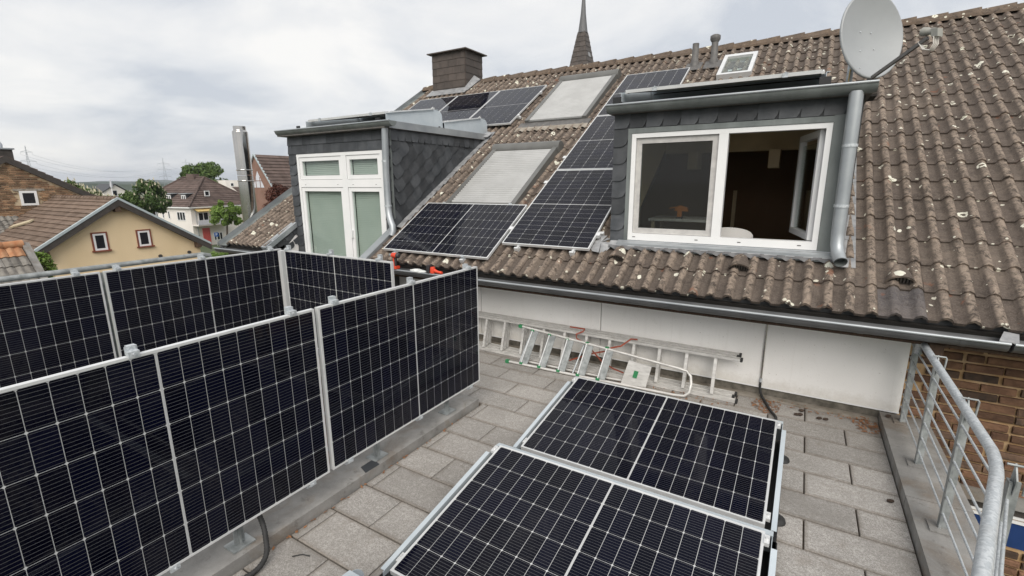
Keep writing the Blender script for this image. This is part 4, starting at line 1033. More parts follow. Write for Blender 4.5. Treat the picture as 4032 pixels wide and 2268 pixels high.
for i, (x, s, lab) in enumerate(((-0.605, 0.75, 'small clamp at the lower left side of the lowest upright roof panel'), (-0.605, 1.85, 'small clamp at the upper left side of the lowest upright roof panel'), (0.567, 0.72, 'end clamp at the lower right side of the lowest upright roof panel'), (-0.605, 2.55, 'small clamp on the left side of the middle upright roof panel'), (-2.262, 4.25, 'end clamp at the lower right of the panels below the chimney'), (-2.262, 5.30, 'end clamp at the upper right of the panels below the chimney'))):
    solo('end_clamp', MB().obox(RP(x, s, OFF - 0.016), RX, RS, RN, (0.018, 0.03, 0.020)).obox(RP(x, s, OFF + 0.004), RX, RS, RN, (0.024, 0.03, 0.003)), 'aluminium', lab, 'clamp', 'end clamps on the roof panels', RP(x, s, 0.05))

# ================================================================ fences carrying the upright panels
def vrail(t, p, z0, z1):
    x, y = p
    b = MB(); w = 0.018
    for a, c in (((-w, -w), (w, -w + .005)), ((-w, w - .005), (w, w)), ((-w, -w + .005), (-w + .005, w - .005)), ((w - .005, -w + .005), (w, w - .005))): b.box((x + a[0], y + a[1], z0), (x + c[0], y + c[1], z1))
    b.box((x - w, y - w, z1 - 0.001), (x + w, y + w, z1 + 0.003))
    b.build('upright_rail', 'galvanised', t)
def fpost(t, x, y, z0, z1, ax='y'):
    MB().box((x - 0.006, y - 0.028, z0 + 0.008), (x + 0.006, y + 0.028, z1)).box((x - 0.02, y - 0.006, z0 + 0.008), (x + 0.02, y + 0.006, z1)).build('post', 'galvanised_old', t)
    MB().box((x - 0.055, y - 0.065, z0), (x + 0.055, y + 0.065, z0 + 0.008)).build('base_plate', 'galvanised_old', t)
ff = thing('fence_railing', (-0.06, 0.0, 0.07), 'steel railing on the concrete kerb that carries the two front solar panels', 'railing')
for y in (-0.958, -0.159, 0.154, 0.885, 1.610): vrail(ff, (-0.055, y), 0.20, ZT + 0.033)
for y in (-1.55, -0.60, 0.47, 1.33): fpost(ff, -0.10, y, 0.071, 1.05)
for z in (0.35, 0.62, 1.05): MB().tube((-0.10, -2.6, z), (-0.10, 1.66, z), 0.012 if z < 1 else 0.021, 8).build('rail', 'galvanised_old', ff)
fr_ = thing('fence_railing', (-2.85, 0.0, 0.07), 'steel railing with round top tube behind the rear left solar panels', 'railing')
for y in (-0.327, -0.031, 0.70, 1.477): vrail(fr_, (-2.83, y), 0.2, ZT + 0.035)
for y in (-1.3, -0.1, 0.80): fpost(fr_, -2.90, y, 0.071, 1.36)
MB().path([(-2.95, -3.5, 1.39), (-2.95, 0.78, 1.405), (-2.95, 0.85, 1.39), (-2.95, 0.865, 1.32)], 0.024, 12).build('top_tube', 'galvanised_old', fr_)
for z in (0.35, 0.55, 0.75, 0.95, 1.15): MB().tube((-2.92, -3.5, z), (-2.92, 0.86, z), 0.007, 6).build('rail', 'galvanised_old', fr_)
fb = thing('fence_railing', (-1.75, 1.6, 0.07), 'aluminium rails and posts behind the cross-standing solar panel', 'railing')
for x in (-2.596, -1.842, -1.093): vrail(fb, (x, 1.565), 0.2, ZT + 0.05)
for x in (-2.5, -1.0): fpost(fb, x, 1.63, 0.071, 1.05)
MB().box((-2.72, 1.50, 0.2), (-2.66, 1.56, ZT - 0.01)).build('corner_post', 'aluminium', fb)

# ================================================================ terrace railing on the right
rr = thing('terrace_railing', (3.43, 1.9, 0.09), 'galvanised railing with round handrail and thin rods along the right terrace edge', 'railing')
def bez(a, c, d, n=6): return [a.lerp(c, k / n).lerp(c.lerp(d, k / n), k / n) for k in range(n + 1)]
ca_, cb_, cc_ = V(3.415, 1.09, 0.895), V(3.400, 0.93, 0.895), V(3.355, 0.775, 0.895)
pts = [V(3.445, 2.93, 0.895)] + bez(ca_, cb_, cc_) + [V(3.07, -0.21, 0.895), V(2.9, -0.8, 0.895)]
MB().path(pts, 0.0245, 16).build('handrail', 'galvanised', rr)
MB().path([V(3.448, 2.95, 0.897), V(3.45, 2.99, 0.87), V(3.45, 3.0, 0.80), V(3.45, 3.0, 0.77)], 0.026, 14).build('handrail_end', 'galvanised', rr)
dirA = Vector((-0.016, -1, 0)).normalized(); dirB = (V(3.07, -0.21, 0) - V(3.355, 0.775, 0)).normalized()
posts = [(3.45, 3.16, dirA, True), (3.443, 2.42, dirA, True), (3.436, 1.64, dirA, True), (3.43, 0.88, dirA, True), (3.345, 0.46, dirB, False), (3.12, -0.32, dirB, False)]
for x, y, d, on in posts:
    side = Vector((-d.y, d.x, 0)) * (1 if -d.y > 0 else -1)
    zb_ = 0.09
    if not on: x += side.x * 0.06; y += side.y * 0.06
    b = MB().obox((x, y, (zb_ + 0.86) / 2), d, side, UP, (0.022, 0.006, (0.86 - zb_) / 2)).obox((x + side.x * 0.018, y + side.y * 0.018, (zb_ + 0.86) / 2), side, d, UP, (0.018, 0.005, (0.86 - zb_) / 2))
    b.build('post', 'galvanised_old', rr)
    MB().box((x - 0.05, y - 0.06, zb_ - 0.001), (x + 0.05, y + 0.06, zb_ + 0.008)).build('base_plate', 'concrete', rr)
    P0 = V(x, y, 0)
    MB().prism([P0 + side * 0.008 + d * -0.03 + UP * 0.84, P0 + side * 0.008 + d * 0.03 + UP * 0.80, P0 + side * 0.008 + d * 0.04 + UP * 0.88, P0 + side * 0.008 + d * -0.01 + UP * 0.94], side * 0.006).build('post_cap', 'galvanised_old', rr)
    MB().path([P0 + side * 0.05 + UP * 0.80, P0 + side * 0.055 + UP * 0.925, P0 + side * 0.050 + UP * 0.935, P0 - side * 0.02 + UP * 0.935], 0.0055, 8).build('rail_bracket', 'galvanised_old', rr)
for z in (0.20, 0.315, 0.43, 0.545, 0.66, 0.775):
    MB().path([V(3.452, 3.25, z), V(3.43, 0.86, z), V(3.30, 0.40, z), V(3.02, -0.6, z)], 0.0065, 8).build('rod', 'galvanised', rr)

# ================================================================ ladders by the wall
ld = thing('extension_ladder', (0.0, 3.15, 0.0), 'long three-part aluminium extension ladder lying on its edge against the white wall', 'ladder')
for k, (yb_, yt_, xe) in enumerate(((3.04, 3.145, 2.155), (3.125, 3.215, 2.115), (3.21, 3.285, 2.13))):
    sec = thing
    for (yy, zz) in ((yb_, 0.018), (yt_, 0.415)):
        MB().box((-2.3 - 0.1 * k, yy - 0.028, zz - 0.012), (xe, yy + 0.028, zz + 0.010)).box((-2.3, yy - 0.029, zz - 0.013), (xe, yy - 0.024, zz + 0.013)).box((-2.3, yy + 0.024, zz - 0.013), (xe, yy + 0.029, zz + 0.013)).build('side_rail', 'aluminium_worn', ld)
        MB().box((xe, yy - 0.030, zz - 0.015), (xe + 0.022, yy + 0.030, zz + 0.015)).build('end_cap', 'rubber', ld)
    for i in range(16):
        xx = 1.933 - 0.28 * i - 0.01 * k
        MB().obox((xx, (yb_ + yt_) / 2, 0.22), RX, (0, yt_ - yb_, 0.37), (0, -0.37, yt_ - yb_), (0.015, 0.185, 0.013)).build('rung', 'aluminium_worn', ld)
def ribbon(pts, w, name, parent, mat):
    b = MB(); P = [Vector(p) for p in pts]; L_, R_ = [], []
    for i, p in enumerate(P):
        t = (P[min(i+1, len(P)-1)] - P[max(i-1, 0)]).normalized(); n = t.cross(Vector((0, 1, 0.15))).normalized() * (w / 2)
        L_.append(p + n); R_.append(p - n)
    n = len(P); b.add(L_ + R_, [(i, i+1, n+i+1, n+i) for i in range(n-1)]); b.add([v + Vector((0, 0.002, 0)) for v in L_ + R_], [(n+i, n+i+1, i+1, i) for i in range(n-1)])
    return b.build(name, mat, parent)
st = thing('lashing_strap', (0.7, 3.03, 0.3), 'red webbing straps tied around the long aluminium ladder', 'strap')
for pts in ([(0.317, 3.13, 0.475), (0.51, 3.13, 0.476), (0.50, 3.10, 0.455), (0.43, 3.06, 0.42), (0.45, 3.03, 0.38), (0.56, 3.02, 0.345)],
            [(1.128, 3.13, 0.455), (1.06, 3.12, 0.452), (0.97, 3.05, 0.375), (0.87, 3.03, 0.342), (0.80, 3.03, 0.29), (0.656, 3.03, 0.238), (0.537, 3.03, 0.181), (0.363, 3.03, 0.095)],
            [(0.62, 3.02, 0.30), (0.768, 3.03, 0.158), (0.90, 3.035, 0.10), (1.02, 3.035, 0.075)]):
    ribbon(pts, 0.018, 'strap', st, 'strap_red')
sl = thing('step_ladder', (0.6, 2.9, 0.0), 'aluminium step ladder with green feet and hoop lying folded in front of the long ladder', 'step ladder')
bs_ = [V(-0.33, 2.805, 0.022), V(0.80, 2.83, 0.022), V(1.60, 2.865, 0.022)]; ts_ = [V(-0.25, 2.99, 0.43), V(0.83, 2.985, 0.34), V(1.60, 2.985, 0.27)]
hoop = bs_ + [V(1.70, 2.875, 0.03), V(1.745, 2.89, 0.07), V(1.75, 2.93, 0.15), V(1.735, 2.965, 0.215), V(1.69, 2.985, 0.255)] + list(reversed(ts_))
MB().path(hoop, 0.0145, 10).build('stile', 'aluminium_worn', sl)
for p in (bs_[0], ts_[0]): MB().obox(p + V(-0.02, 0, 0), RX, (0, 1, 0), UP, (0.024, 0.019, 0.019)).build('foot', 'green_plastic', sl)
for xb_, xt_ in ((-0.16, -0.10), (0.08, 0.13), (0.325, 0.36), (0.565, 0.60), (0.80, 0.835)):
    u = (xb_ + 0.33) / 1.93; a = V(xb_, 2.806 + 0.03 * u, 0.036); w = V(xt_, 2.99, 0.415 - 0.115 * u)
    d = (w - a); MB().obox((a + w) / 2 + V(0.045, 0, 0), d, RX, d.cross(RX), (d.length / 2, 0.036, 0.004)).build('step', 'galvanised_old', sl)
    MB().obox((a + w) / 2 + V(0.0, 0, 0), d, RX, d.cross(RX), (d.length / 2, 0.006, 0.014)).build('step_edge', 'aluminium', sl)
    for q in (a, w): MB().obox(q, RX, (0, 1, 0), UP, (0.02, 0.016, 0.012)).build('step_bracket', 'green_plastic', sl)
for a, w in ((V(-0.20, 2.84, 0.03), V(-0.13, 3.01, 0.37)), (V(0.49, 2.85, 0.03), V(0.55, 3.02, 0.33))): MB().tube(a, w, 0.009, 8).build('rear_brace', 'galvanised', sl)
MB().path([V(-0.2, 2.90, 0.03), V(0.9, 2.915, 0.03), V(1.15, 2.92, 0.04)], 0.013, 8).build('rear_leg', 'aluminium_worn', sl)
MB().path([V(-0.16, 3.02, 0.40), V(0.8, 3.015, 0.33), V(1.2, 3.01, 0.295)], 0.013, 8).build('rear_leg', 'aluminium_worn', sl)
pc = [V(1.118, 2.885, 0.295), V(1.357, 2.885, 0.264), V(1.319, 2.845, 0.044), V(1.053, 2.845, 0.033)]
pl_ = MB().prism(pc, (0, 0.012, -0.002)).build('platform', 'aluminium_worn', sl)
cc = sum(pc, V(0, 0, 0)) / 4 - V(0.0, 0.004, 0)
MB().obox(cc + V(-0.01, 0.0, 0.0), (0.24, 0, -0.02), (0.05, 0.04, 0.25), (0, -1, 0.15), (0.022, 0.038, 0.003)).build('pad', 'green_plastic', pl_)

# ================================================================ pipe and hoses
cp = thing('wall_conduit', (2.35, 3.33, 0.1), 'thin steel conduit running down the joint of the white wall boards', 'pipe')
MB().tube((2.346, 3.325, 0.17), (2.344, 3.325, 1.05), 0.010, 10).build('tube', 'stainless', cp)
MB().tube((2.346, 3.325, 0.155), (2.346, 3.325, 0.195), 0.014, 10).build('coupling', 'galvanised', cp)
def corrugated(pts, r, name, label, cat):
    P = [Vector(p) for p in pts]; out = []
    for i in range(len(P) - 1):
        p0 = P[max(i-1, 0)]; p1 = P[i]; p2 = P[i+1]; p3 = P[min(i+2, len(P)-1)]
        n = max(4, int((p2 - p1).length / 0.008))
        for k in range(n):
            t = k / n
            out.append(0.5 * ((2*p1) + (p2 - p0) * t + (2*p0 - 5*p1 + 4*p2 - p3) * t*t + (3*p1 - p0 - 3*p2 + p3) * t**3))
    out.append(P[-1]); rr_ = [r if i % 2 else r * 0.82 for i in range(len(out))]
    solo(name, MB().path(out, rr_, 10), 'rubber', label, cat, None, tuple(P[-1]))
corrugated([(2.346, 3.325, 0.17), (2.347, 3.318, 0.10), (2.365, 3.28, 0.04), (2.41, 3.17, 0.022), (2.46, 3.0, 0.022), (2.52, 2.84, 0.022), (2.50, 2.65, 0.02)], 0.0125, 'cable_hose', 'black corrugated hose curving from the wall conduit to the farther terrace panel', 'hose')
corrugated([(-0.10, -0.50, 0.42), (-0.06, -0.495, 0.24), (-0.025, -0.495, 0.16), (0.015, -0.51, 0.105), (0.085, -0.555, 0.05), (0.115, -0.63, 0.022), (0.10, -0.73, 0.018), (0.02, -0.90, 0.018), (-0.0, -1.1, 0.018)], 0.0165, 'cable_hose', 'black corrugated hose hanging from the front fence over the kerb', 'hose')
solo('cable_end', MB().path([(0.18, -0.46, 0.004), (0.22, -0.42, 0.006), (0.265, -0.405, 0.004)], 0.0035, 6), 'rubber', 'short black cable offcut lying on the paving', 'cable', None, (0.2, -0.43, 0))

# ================================================================ satellite dish
dn = Vector((0.68, -0.72, 0.14)).normalized()
dr = UP.cross(dn).normalized() * -1            # to the viewer's left
dr = dn.cross(UP).normalized(); du = dr.cross(dn).normalized()
dc = V(2.905, 4.00, 3.455)
dsh = thing('satellite_dish', (2.80, 4.12, 2.91), 'grey satellite dish with feed arm on the right dormer roof', 'satellite dish')
def dish_pt(r, a, dz=0.0): return dc + dr * (0.335 * r * math.cos(a)) + du * (0.375 * r * math.sin(a)) + dn * (0.085 * (r * r - 1) + dz)
b = MB(); nr_, na = 8, 40
for side, dz in ((1, 0.0), (-1, -0.008)):
    P = [dish_pt(0, 0, dz)] + [dish_pt((i + 1) / nr_, 2 * math.pi * k / na, dz) for i in range(nr_) for k in range(na)]
    F = [(0, 1 + k, 1 + (k + 1) % na) for k in range(na)] + [(1 + i*na + k, 1 + (i+1)*na + k, 1 + (i+1)*na + (k+1) % na, 1 + i*na + (k+1) % na) for i in range(nr_ - 1) for k in range(na)]
    b.add(P, F if side > 0 else [tuple(reversed(f)) for f in F], True)
b.build('reflector', 'dish_grey', dsh)
MB().path([dish_pt(1, 2 * math.pi * k / na, -0.012) + (dish_pt(1, 2 * math.pi * k / na) - dc) * 0.012 for k in range(na + 1)], 0.013, 8, False).build('rim', 'dish_grey', dsh)
for rr2, aa in ((0.24, 2.5), (0.22, 0.75), (0.38, -2.4), (0.36, -1.05), (0.86, -2.0), (0.85, -1.15)):
    p = dish_pt(rr2, aa, 0.003); MB().path([p, p + dn * 0.004], [0.008, 0.005], 8).build('bolt', 'galvanised', dsh)
pb = dish_pt(1.0, -math.pi / 2) ; lnb = dc + dn * 0.50 + du * -0.19 + dr * 0.02
MB().bar(pb - dn * 0.04 - du * 0.02, lnb - du * 0.05, 0.022, 0.028).build('feed_arm', 'pipe_grey', dsh)
fd_ = (dc - lnb).normalized()
l_ = MB().path([lnb - fd_ * 0.06, lnb + fd_ * 0.0, lnb + fd_ * 0.005, lnb + fd_ * 0.045], [0.026, 0.026, 0.032, 0.034], 14).build('feed_head', 'lnb_grey', dsh)
MB().path([lnb + fd_ * 0.045, lnb + fd_ * 0.052], [0.031, 0.022], 14).build('feed_cap', 'flat_steel_white', l_)
MB().obox(lnb - fd_ * 0.075 - du * 0.01, fd_, dr, du, (0.028, 0.026, 0.032)).build('feed_box', 'lnb_grey', dsh)
for k in range(4):
    o_ = dr * (-0.024 + 0.016 * k) - fd_ * 0.07
    MB().path([lnb + o_ - du * 0.04, lnb + o_ - du * 0.10, lnb + o_ * 0.8 - du * 0.15 + fd_ * 0.02, lnb + o_ * 0.5 - du * 0.14 + fd_ * 0.07, lnb + o_ * 0.3 - du * 0.08 + fd_ * 0.10], 0.0045, 6).build('cable', 'cable_white', dsh)
MB().path([V(2.775, 4.15, 2.91), V(2.775, 4.15, 3.50)], 0.026, 12).build('mast', 'galvanised', dsh)
MB().obox(dc - dn * 0.17 - du * 0.03, dn, dr, UP, (0.06, 0.035, 0.06)).build('bracket', 'galvanised_old', dsh)
MB().box((2.60, 3.95, 2.911), (3.0, 4.3, 2.935)).build('base_plate', 'roof_under', dsh)
MB().path([V(2.775, 4.13, 2.93), V(2.77, 4.125, 3.05), V(2.772, 4.12, 3.2)], 0.006, 6).build('cable', 'cable_yellow', dsh)
MB().path([V(2.40, 4.6, 3.0), V(2.52, 4.5, 3.03), V(2.60, 4.45, 3.01), V(2.74, 4.2, 3.06)], 0.006, 6).build('cable', 'cable_yellow', dsh)

# ================================================================ stainless flue at the gable
fl = thing('flue_pipe', (-6.62, 3.49, GZ), 'tall shiny stainless steel flue pipe beside the left gable', 'flue')
MB().tube((-6.62, 3.49, GZ), (-6.62, 3.49, 2.30), 0.133, 28).build('lower_pipe', 'stainless', fl)
MB().path([(-6.62, 3.49, 2.31), (-6.62, 3.49, 3.080), (-6.62, 3.49, 3.088), (-6.62, 3.49, 3.093), (-6.62, 3.49, 3.118), (-6.62, 3.49, 3.123), (-6.62, 3.49, 3.128), (-6.62, 3.49, 3.19)], [0.133, 0.133, 0.133, 0.131, 0.110, 0.108, 0.108, 0.108], 28).build('upper_pipe', 'stainless', fl)
for z in (2.20, 2.40): MB().path([(-6.62, 3.49, z - 0.012), (-6.62, 3.49, z - 0.008), (-6.62, 3.49, z + 0.008), (-6.62, 3.49, z + 0.012)], [0.134, 0.142, 0.142, 0.134], 28).build('band', 'stainless', fl)

# ================================================================ tools in the gutter
dx0, dy0, dz0 = -1.985, 2.655, 1.045
dr1 = thing('cordless_drill', (dx0, dy0, dz0), 'red cordless drill standing on its battery in the eave gutter', 'drill')
MB().box((dx0 - 0.055, dy0 - 0.035, dz0), (dx0 + 0.045, dy0 + 0.035, dz0 + 0.035)).build('battery', 'tool_red', dr1)
MB().box((dx0 - 0.05, dy0 - 0.036, dz0 - 0.008), (dx0 + 0.042, dy0 + 0.036, dz0)).build('battery_foot', 'tool_black', dr1)
MB().path([V(dx0 + 0.0, dy0, dz0 + 0.03), V(dx0 + 0.004, dy0, dz0 + 0.08), V(dx0 + 0.012, dy0, dz0 + 0.14)], [0.022, 0.020, 0.025], 12).build('grip', 'tool_black', dr1)
MB().box((dx0 - 0.016, dy0 - 0.023, dz0 + 0.035), (dx0 + 0.004, dy0 + 0.023, dz0 + 0.14)).build('grip_front', 'tool_red', dr1)
MB().path([V(dx0 - 0.05, dy0, dz0 + 0.175), V(dx0 - 0.04, dy0, dz0 + 0.175), V(dx0 + 0.04, dy0, dz0 + 0.175)], [0.026, 0.034, 0.036], 14).build('motor_housing', 'tool_red', dr1)
MB().path([V(dx0 + 0.04, dy0, dz0 + 0.175), V(dx0 + 0.065, dy0, dz0 + 0.175), V(dx0 + 0.08, dy0, dz0 + 0.175)], [0.037, 0.036, 0.024], 14).build('motor_cap', 'tool_black', dr1)
MB().path([V(dx0 - 0.105, dy0, dz0 + 0.175), V(dx0 - 0.09, dy0, dz0 + 0.175), V(dx0 - 0.05, dy0, dz0 + 0.175)], [0.010, 0.021, 0.022], 12).build('chuck', 'galvanised_old', dr1)
dx1, dy1, dz1 = -1.33, 2.655, 1.045
dr2 = thing('cordless_driver', (dx1, dy1, dz1), 'second red cordless tool lying on its side in the eave gutter', 'drill')
MB().path([V(dx1 - 0.02, dy1, dz1 + 0.0), V(dx1 - 0.015, dy1, dz1 + 0.05), V(dx1 - 0.015, dy1, dz1 + 0.075)], [0.034, 0.034, 0.028], 14).build('motor_housing', 'tool_red', dr2)
MB().path([V(dx1, dy1, dz1 + 0.035), V(dx1 + 0.06, dy1, dz1 + 0.018), V(dx1 + 0.13, dy1, dz1 + 0.012)], [0.024, 0.018, 0.018], 12).build('grip', 'tool_red', dr2)
MB().box((dx1 - 0.095, dy1 - 0.03, dz1 - 0.02), (dx1 - 0.05, dy1 + 0.03, dz1 + 0.095)).build('battery', 'tool_black', dr2)
b = MB(); n = 14
for i in range(6):
    for k in range(n):
        pass
rows = []
for i in range(7):
    u = i / 6; rows.append([V(-1.72 + 0.26 * u, 2.655 + 0.045 * math.cos(2 * math.pi * k / n) * math.sin(math.pi * (0.1 + 0.8 * u)), 1.045 + 0.028 * math.sin(2 * math.pi * k / n) * math.sin(math.pi * (0.1 + 0.8 * u)) + random.uniform(-.006, .006)) for k in range(n)])
b.add([p for r_ in rows for p in r_], [(i*n + k, i*n + (k+1) % n, (i+1)*n + (k+1) % n, (i+1)*n + k) for i in range(6) for k in range(n)])
solo('plastic_bag', b, 'bag_plastic', 'crumpled clear plastic bag in the gutter between the two red tools', 'bag', None, (-1.6, 2.655, 1.03))

# ================================================================ room contents seen through the right dormer window
tb = thing('play_table', (1.25, 4.55, 0.26), 'low white table inside the room behind the left window pane', 'table')
MB().box((0.85, 4.3, 1.66), (1.62, 4.85, 1.69)).build('table_top', 'white_paint', tb)
for xx in (0.9, 1.56):
    for yy in (4.35, 4.8): MB().box((xx - 0.02, yy - 0.02, 0.26), (xx + 0.02, yy + 0.02, 1.66)).build('leg', 'room_beam', tb)
tx, tyy, tz_ = 1.21, 4.40, 1.69
ty = thing('toy_digger', (tx, tyy, tz_), 'orange toy digger standing on the table behind the left window pane', 'toy')
MB().box((tx - 0.035, tyy - 0.03, tz_), (tx + 0.035, tyy + 0.03, tz_ + 0.025)).build('track', 'tool_black', ty)
MB().box((tx - 0.025, tyy - 0.025, tz_ + 0.025), (tx + 0.022, tyy + 0.025, tz_ + 0.10)).build('column', 'toy_orange', ty)
MB().prism([(tx - 0.06, tyy - 0.03, tz_ + 0.10), (tx + 0.10, tyy - 0.03, tz_ + 0.09), (tx + 0.09, tyy - 0.03, tz_ + 0.14), (tx, tyy - 0.03, tz_ + 0.165), (tx - 0.05, tyy - 0.03, tz_ + 0.14)], (0, 0.06, 0)).build('cab', 'toy_orange', ty)
MB().bar((tx - 0.05, tyy, tz_ + 0.14), (tx - 0.13, tyy, tz_ + 0.125), 0.012, 0.012).build('arm', 'toy_orange', ty)
chr_ = thing('white_chair', (1.85, 4.1, 0.26), 'white moulded chair back showing at the window mullion inside the room', 'chair')
b = MB(); n = 12
A_ = [V(1.85 + 0.24 * math.cos(math.pi * k / n), 4.05 - 0.06 * math.sin(math.pi * k / n), 1.48 + 0.16 * math.sin(math.pi * k / n) ** 0.5) for k in range(n + 1)]
B_ = [V(p.x * 0.9 + 0.185, p.y, 1.10) for p in A_]
b.add(A_ + B_, [(i, i+1, n+2+i, n+1+i) for i in range(n)], True); b.add([v + V(0, 0.012, 0) for v in A_ + B_], [(n+1+i, n+2+i, i+1, i) for i in range(n)], True)
b.build('backrest', 'white_paint', chr_)
MB().box((1.64, 4.05, 1.05), (2.06, 4.45, 1.08)).build('seat', 'white_paint', chr_)
for xx in (1.68, 2.02):
    for yy in (4.09, 4.41): MB().box((xx - 0.012, yy - 0.012, 0.26), (xx + 0.012, yy + 0.012, 1.05)).build('leg', 'galvanised', chr_)

# ================================================================ litter on the terrace
b = MB(); random.seed(11)
def leafbits(cx0, cy0, rx_, ry_, n):
    for _ in range(n):
        a = random.uniform(0, 6.28); r_ = math.sqrt(random.random())
        c_ = V(cx0 + rx_ * r_ * math.cos(a), cy0 + ry_ * r_ * math.sin(a), 0.004 + random.uniform(0, 0.008) + (0.012 if cy0 + ry_ * r_ * math.sin(a) > 3.26 else 0))
        t = random.uniform(0, 6.28); L_ = random.uniform(0.008, 0.018); W_ = L_ * 0.5
        u = V(math.cos(t), math.sin(t), random.uniform(-.4, .4)) * L_; w = V(-math.sin(t), math.cos(t), random.uniform(-.4, .4)) * W_
        b.add([c_ - u, c_ + w, c_ + u, c_ - w], [(0, 1, 2, 3)])
leafbits(2.42, 3.10, 0.12, 0.16, 150); leafbits(3.22, 3.13, 0.10, 0.16, 170); leafbits(2.75, 3.22, 0.5, 0.06, 70); leafbits(1.2, 3.0, 1.0, 0.2, 130); leafbits(0.02, 0.4, 0.015, 1.2, 34)
tag(b.build('dry_leaves', 'dry_leaf'), 'scattered rust-brown leaf litter on the paving near the wall', 'leaves', kind='stuff')
for i, (x, y, lab) in enumerate(((2.72, 3.14, 'dark dry cone on the paving near the wall, the one beside the hose'), (2.68, 3.03, 'pair-forming dark dry cone right of the hose, the lower left one'), (2.71, 3.04, 'pair-forming dark dry cone right of the hose, the lower right one'), (2.86, 3.05, 'dark dry cone in the middle of the strip before the wall'), (2.91, 3.06, 'dark dry cone right of the middle of the strip before the wall'), (3.25, 1.93, 'single dark dry cone on the paving near the right kerb'), (3.37, 3.20, 'dark dry cone on the right kerb by the wall'))):
    r_ = random.uniform(0.013, 0.017); z_ = 0.088 if x > 3.33 else 0
    pr_ = [0.35, 0.8, 0.7, 1.0, 0.88, 0.98, 0.7, 0.75, 0.35]
    solo('dry_cone', MB().path([V(x + 0.005 * k - 0.02, y + 0.002 * k, z_ + r_) for k in range(9)], [r_ * q for q in pr_], 9), 'cone_brown', lab, 'cone', 'dry cones on the terrace', (x, y, z_))
# ================================================================ neighbouring buildings
def course_roof(parent, a, b_, c, d, n, mat, t=0.035, name='tile_course'):
    """a,b_: eave corners, c,d: ridge corners (b_->c, a->d); n overlapping courses"""
    a, b_, c, d = Vector(a), Vector(b_), Vector(c), Vector(d)
    nn = (b_ - a).cross(d - a).normalized()
    if nn.z < 0: nn = -nn
    for k in range(n):
        u0, u1 = k / n, min(1, (k + 1.12) / n)
        p0, p1, p2, p3 = a.lerp(d, u0), b_.lerp(c, u0), b_.lerp(c, u1), a.lerp(d, u1)
        m = MB().add([p0 + nn * t, p1 + nn * t, p2 + nn * 0.004, p3 + nn * 0.004, p0, p1], [(0, 1, 2, 3), (4, 5, 1, 0), (3, 0, 4), (5, 1, 2)])
        m.build(name, mat, parent)
def far_window(parent, o, ax, w, h, nx=1, frame=0.06, glass='far_glass', depth=0.06, mat='pvc_white', name='window'):
    """o: lower left corner on the wall, ax: along the wall, outward = ax x up"""
    ax = Vector(ax).normalized(); out = ax.cross(UP).normalized(); o = Vector(o)
    c = lambda u, v, t: o + ax * u + UP * v + out * t
    m = MB()
    def bx(u0, u1, v0, v1, t0, t1): m.prism([c(u0, v0, t0), c(u1, v0, t0), c(u1, v1, t0), c(u0, v1, t0)], out * (t1 - t0))
    bx(0, frame, 0, h, -0.02, depth); bx(w - frame, w, 0, h, -0.02, depth); bx(frame, w - frame, 0, frame, -0.02, depth); bx(frame, w - frame, h - frame, h, -0.02, depth)
    for k in range(1, nx): bx(w * k / nx - frame / 2, w * k / nx + frame / 2, frame, h - frame, -0.02, depth)
    f = m.build(name, mat, parent)
    MB().prism([c(frame, frame, 0.003), c(w - frame, frame, 0.003), c(w - frame, h - frame, 0.003), c(frame, h - frame, 0.003)], out * 0.012).build('pane', 'dark_pane', f)
    return f, c
g = NG('dark_pane'); g.base((0.018, 0.021, 0.026)); g.setp(Roughness=0.08, IOR=1.5)

# ---- beige gabled house
bgx, ap, le, re_ = -20.0, (6.09, 1.60), (3.50, -0.10), (9.20, -0.45)
bh = thing('beige_house', (-23.2, 6.2, GZ), 'beige rendered gabled outbuilding with two small windows and a brown tiled roof', 'house')
wl = MB().prism([(bgx, 3.78, GZ), (bgx, 8.85, GZ), (bgx, 8.85, -0.45), (bgx, 6.07, 1.44), (bgx, 3.78, -0.12)], (-6.4, 0, 0)).build('wall', 'render_beige', bh)
xo = bgx + 0.28
for (y0, z0_, y1, z1_) in ((ap[0], ap[1], le[0], le[1]), (ap[0], ap[1], re_[0], re_[1])):
    MB().prism([(xo, y0, z0_), (xo, y1, z1_), (xo, y1, z1_ - 0.24), (xo, y0, z0_ - 0.24)], (-0.05, 0, 0)).build('barge_board', 'verge_dark', bh)
    MB().prism([(xo + 0.02, y0, z0_ + 0.09), (xo + 0.02, y1, z1_ + 0.09), (xo + 0.02, y1, z1_ - 0.003), (xo + 0.02, y0, z0_ - 0.003)], (-0.12, 0, 0)).build('verge_strip', 'verge_zinc', bh)
    MB().prism([(xo - 0.05, y0, z0_ - 0.06), (xo - 0.05, y1, z1_ - 0.06), (bgx - 6.4, y1, z1_ - 0.06), (bgx - 6.4, y0, z0_ - 0.06)], (0, 0, -0.06)).build('roof_deck', 'verge_dark', bh)
course_roof(bh, (xo, le[0], le[1]), (bgx - 6.4, le[0], le[1]), (bgx - 6.4, ap[0], ap[1]), (xo, ap[0], ap[1]), 13, 'old_tile_brown', 0.05)
course_roof(bh, (xo, re_[0], re_[1]), (bgx - 6.4, re_[0], re_[1]), (bgx - 6.4, ap[0], ap[1]), (xo, ap[0], ap[1]), 14, 'old_tile_brown', 0.05)
x = xo - 0.05
while x > bgx - 6.3:
    MB().tube((x, ap[0], ap[1] + 0.02), (x - 0.36, ap[0], ap[1] + 0.0), 0.105, 8, 0.09).build('ridge_tile', 'old_tile_brown', bh); x -= 0.33
MB().prism([(-24.0, 4.55, 0.655), (-24.0, 4.72, 0.77), (-25.05, 4.35, 0.52), (-25.05, 4.18, 0.41)], (0, -0.03, 0.05)).build('board', 'wood_plank', bh)
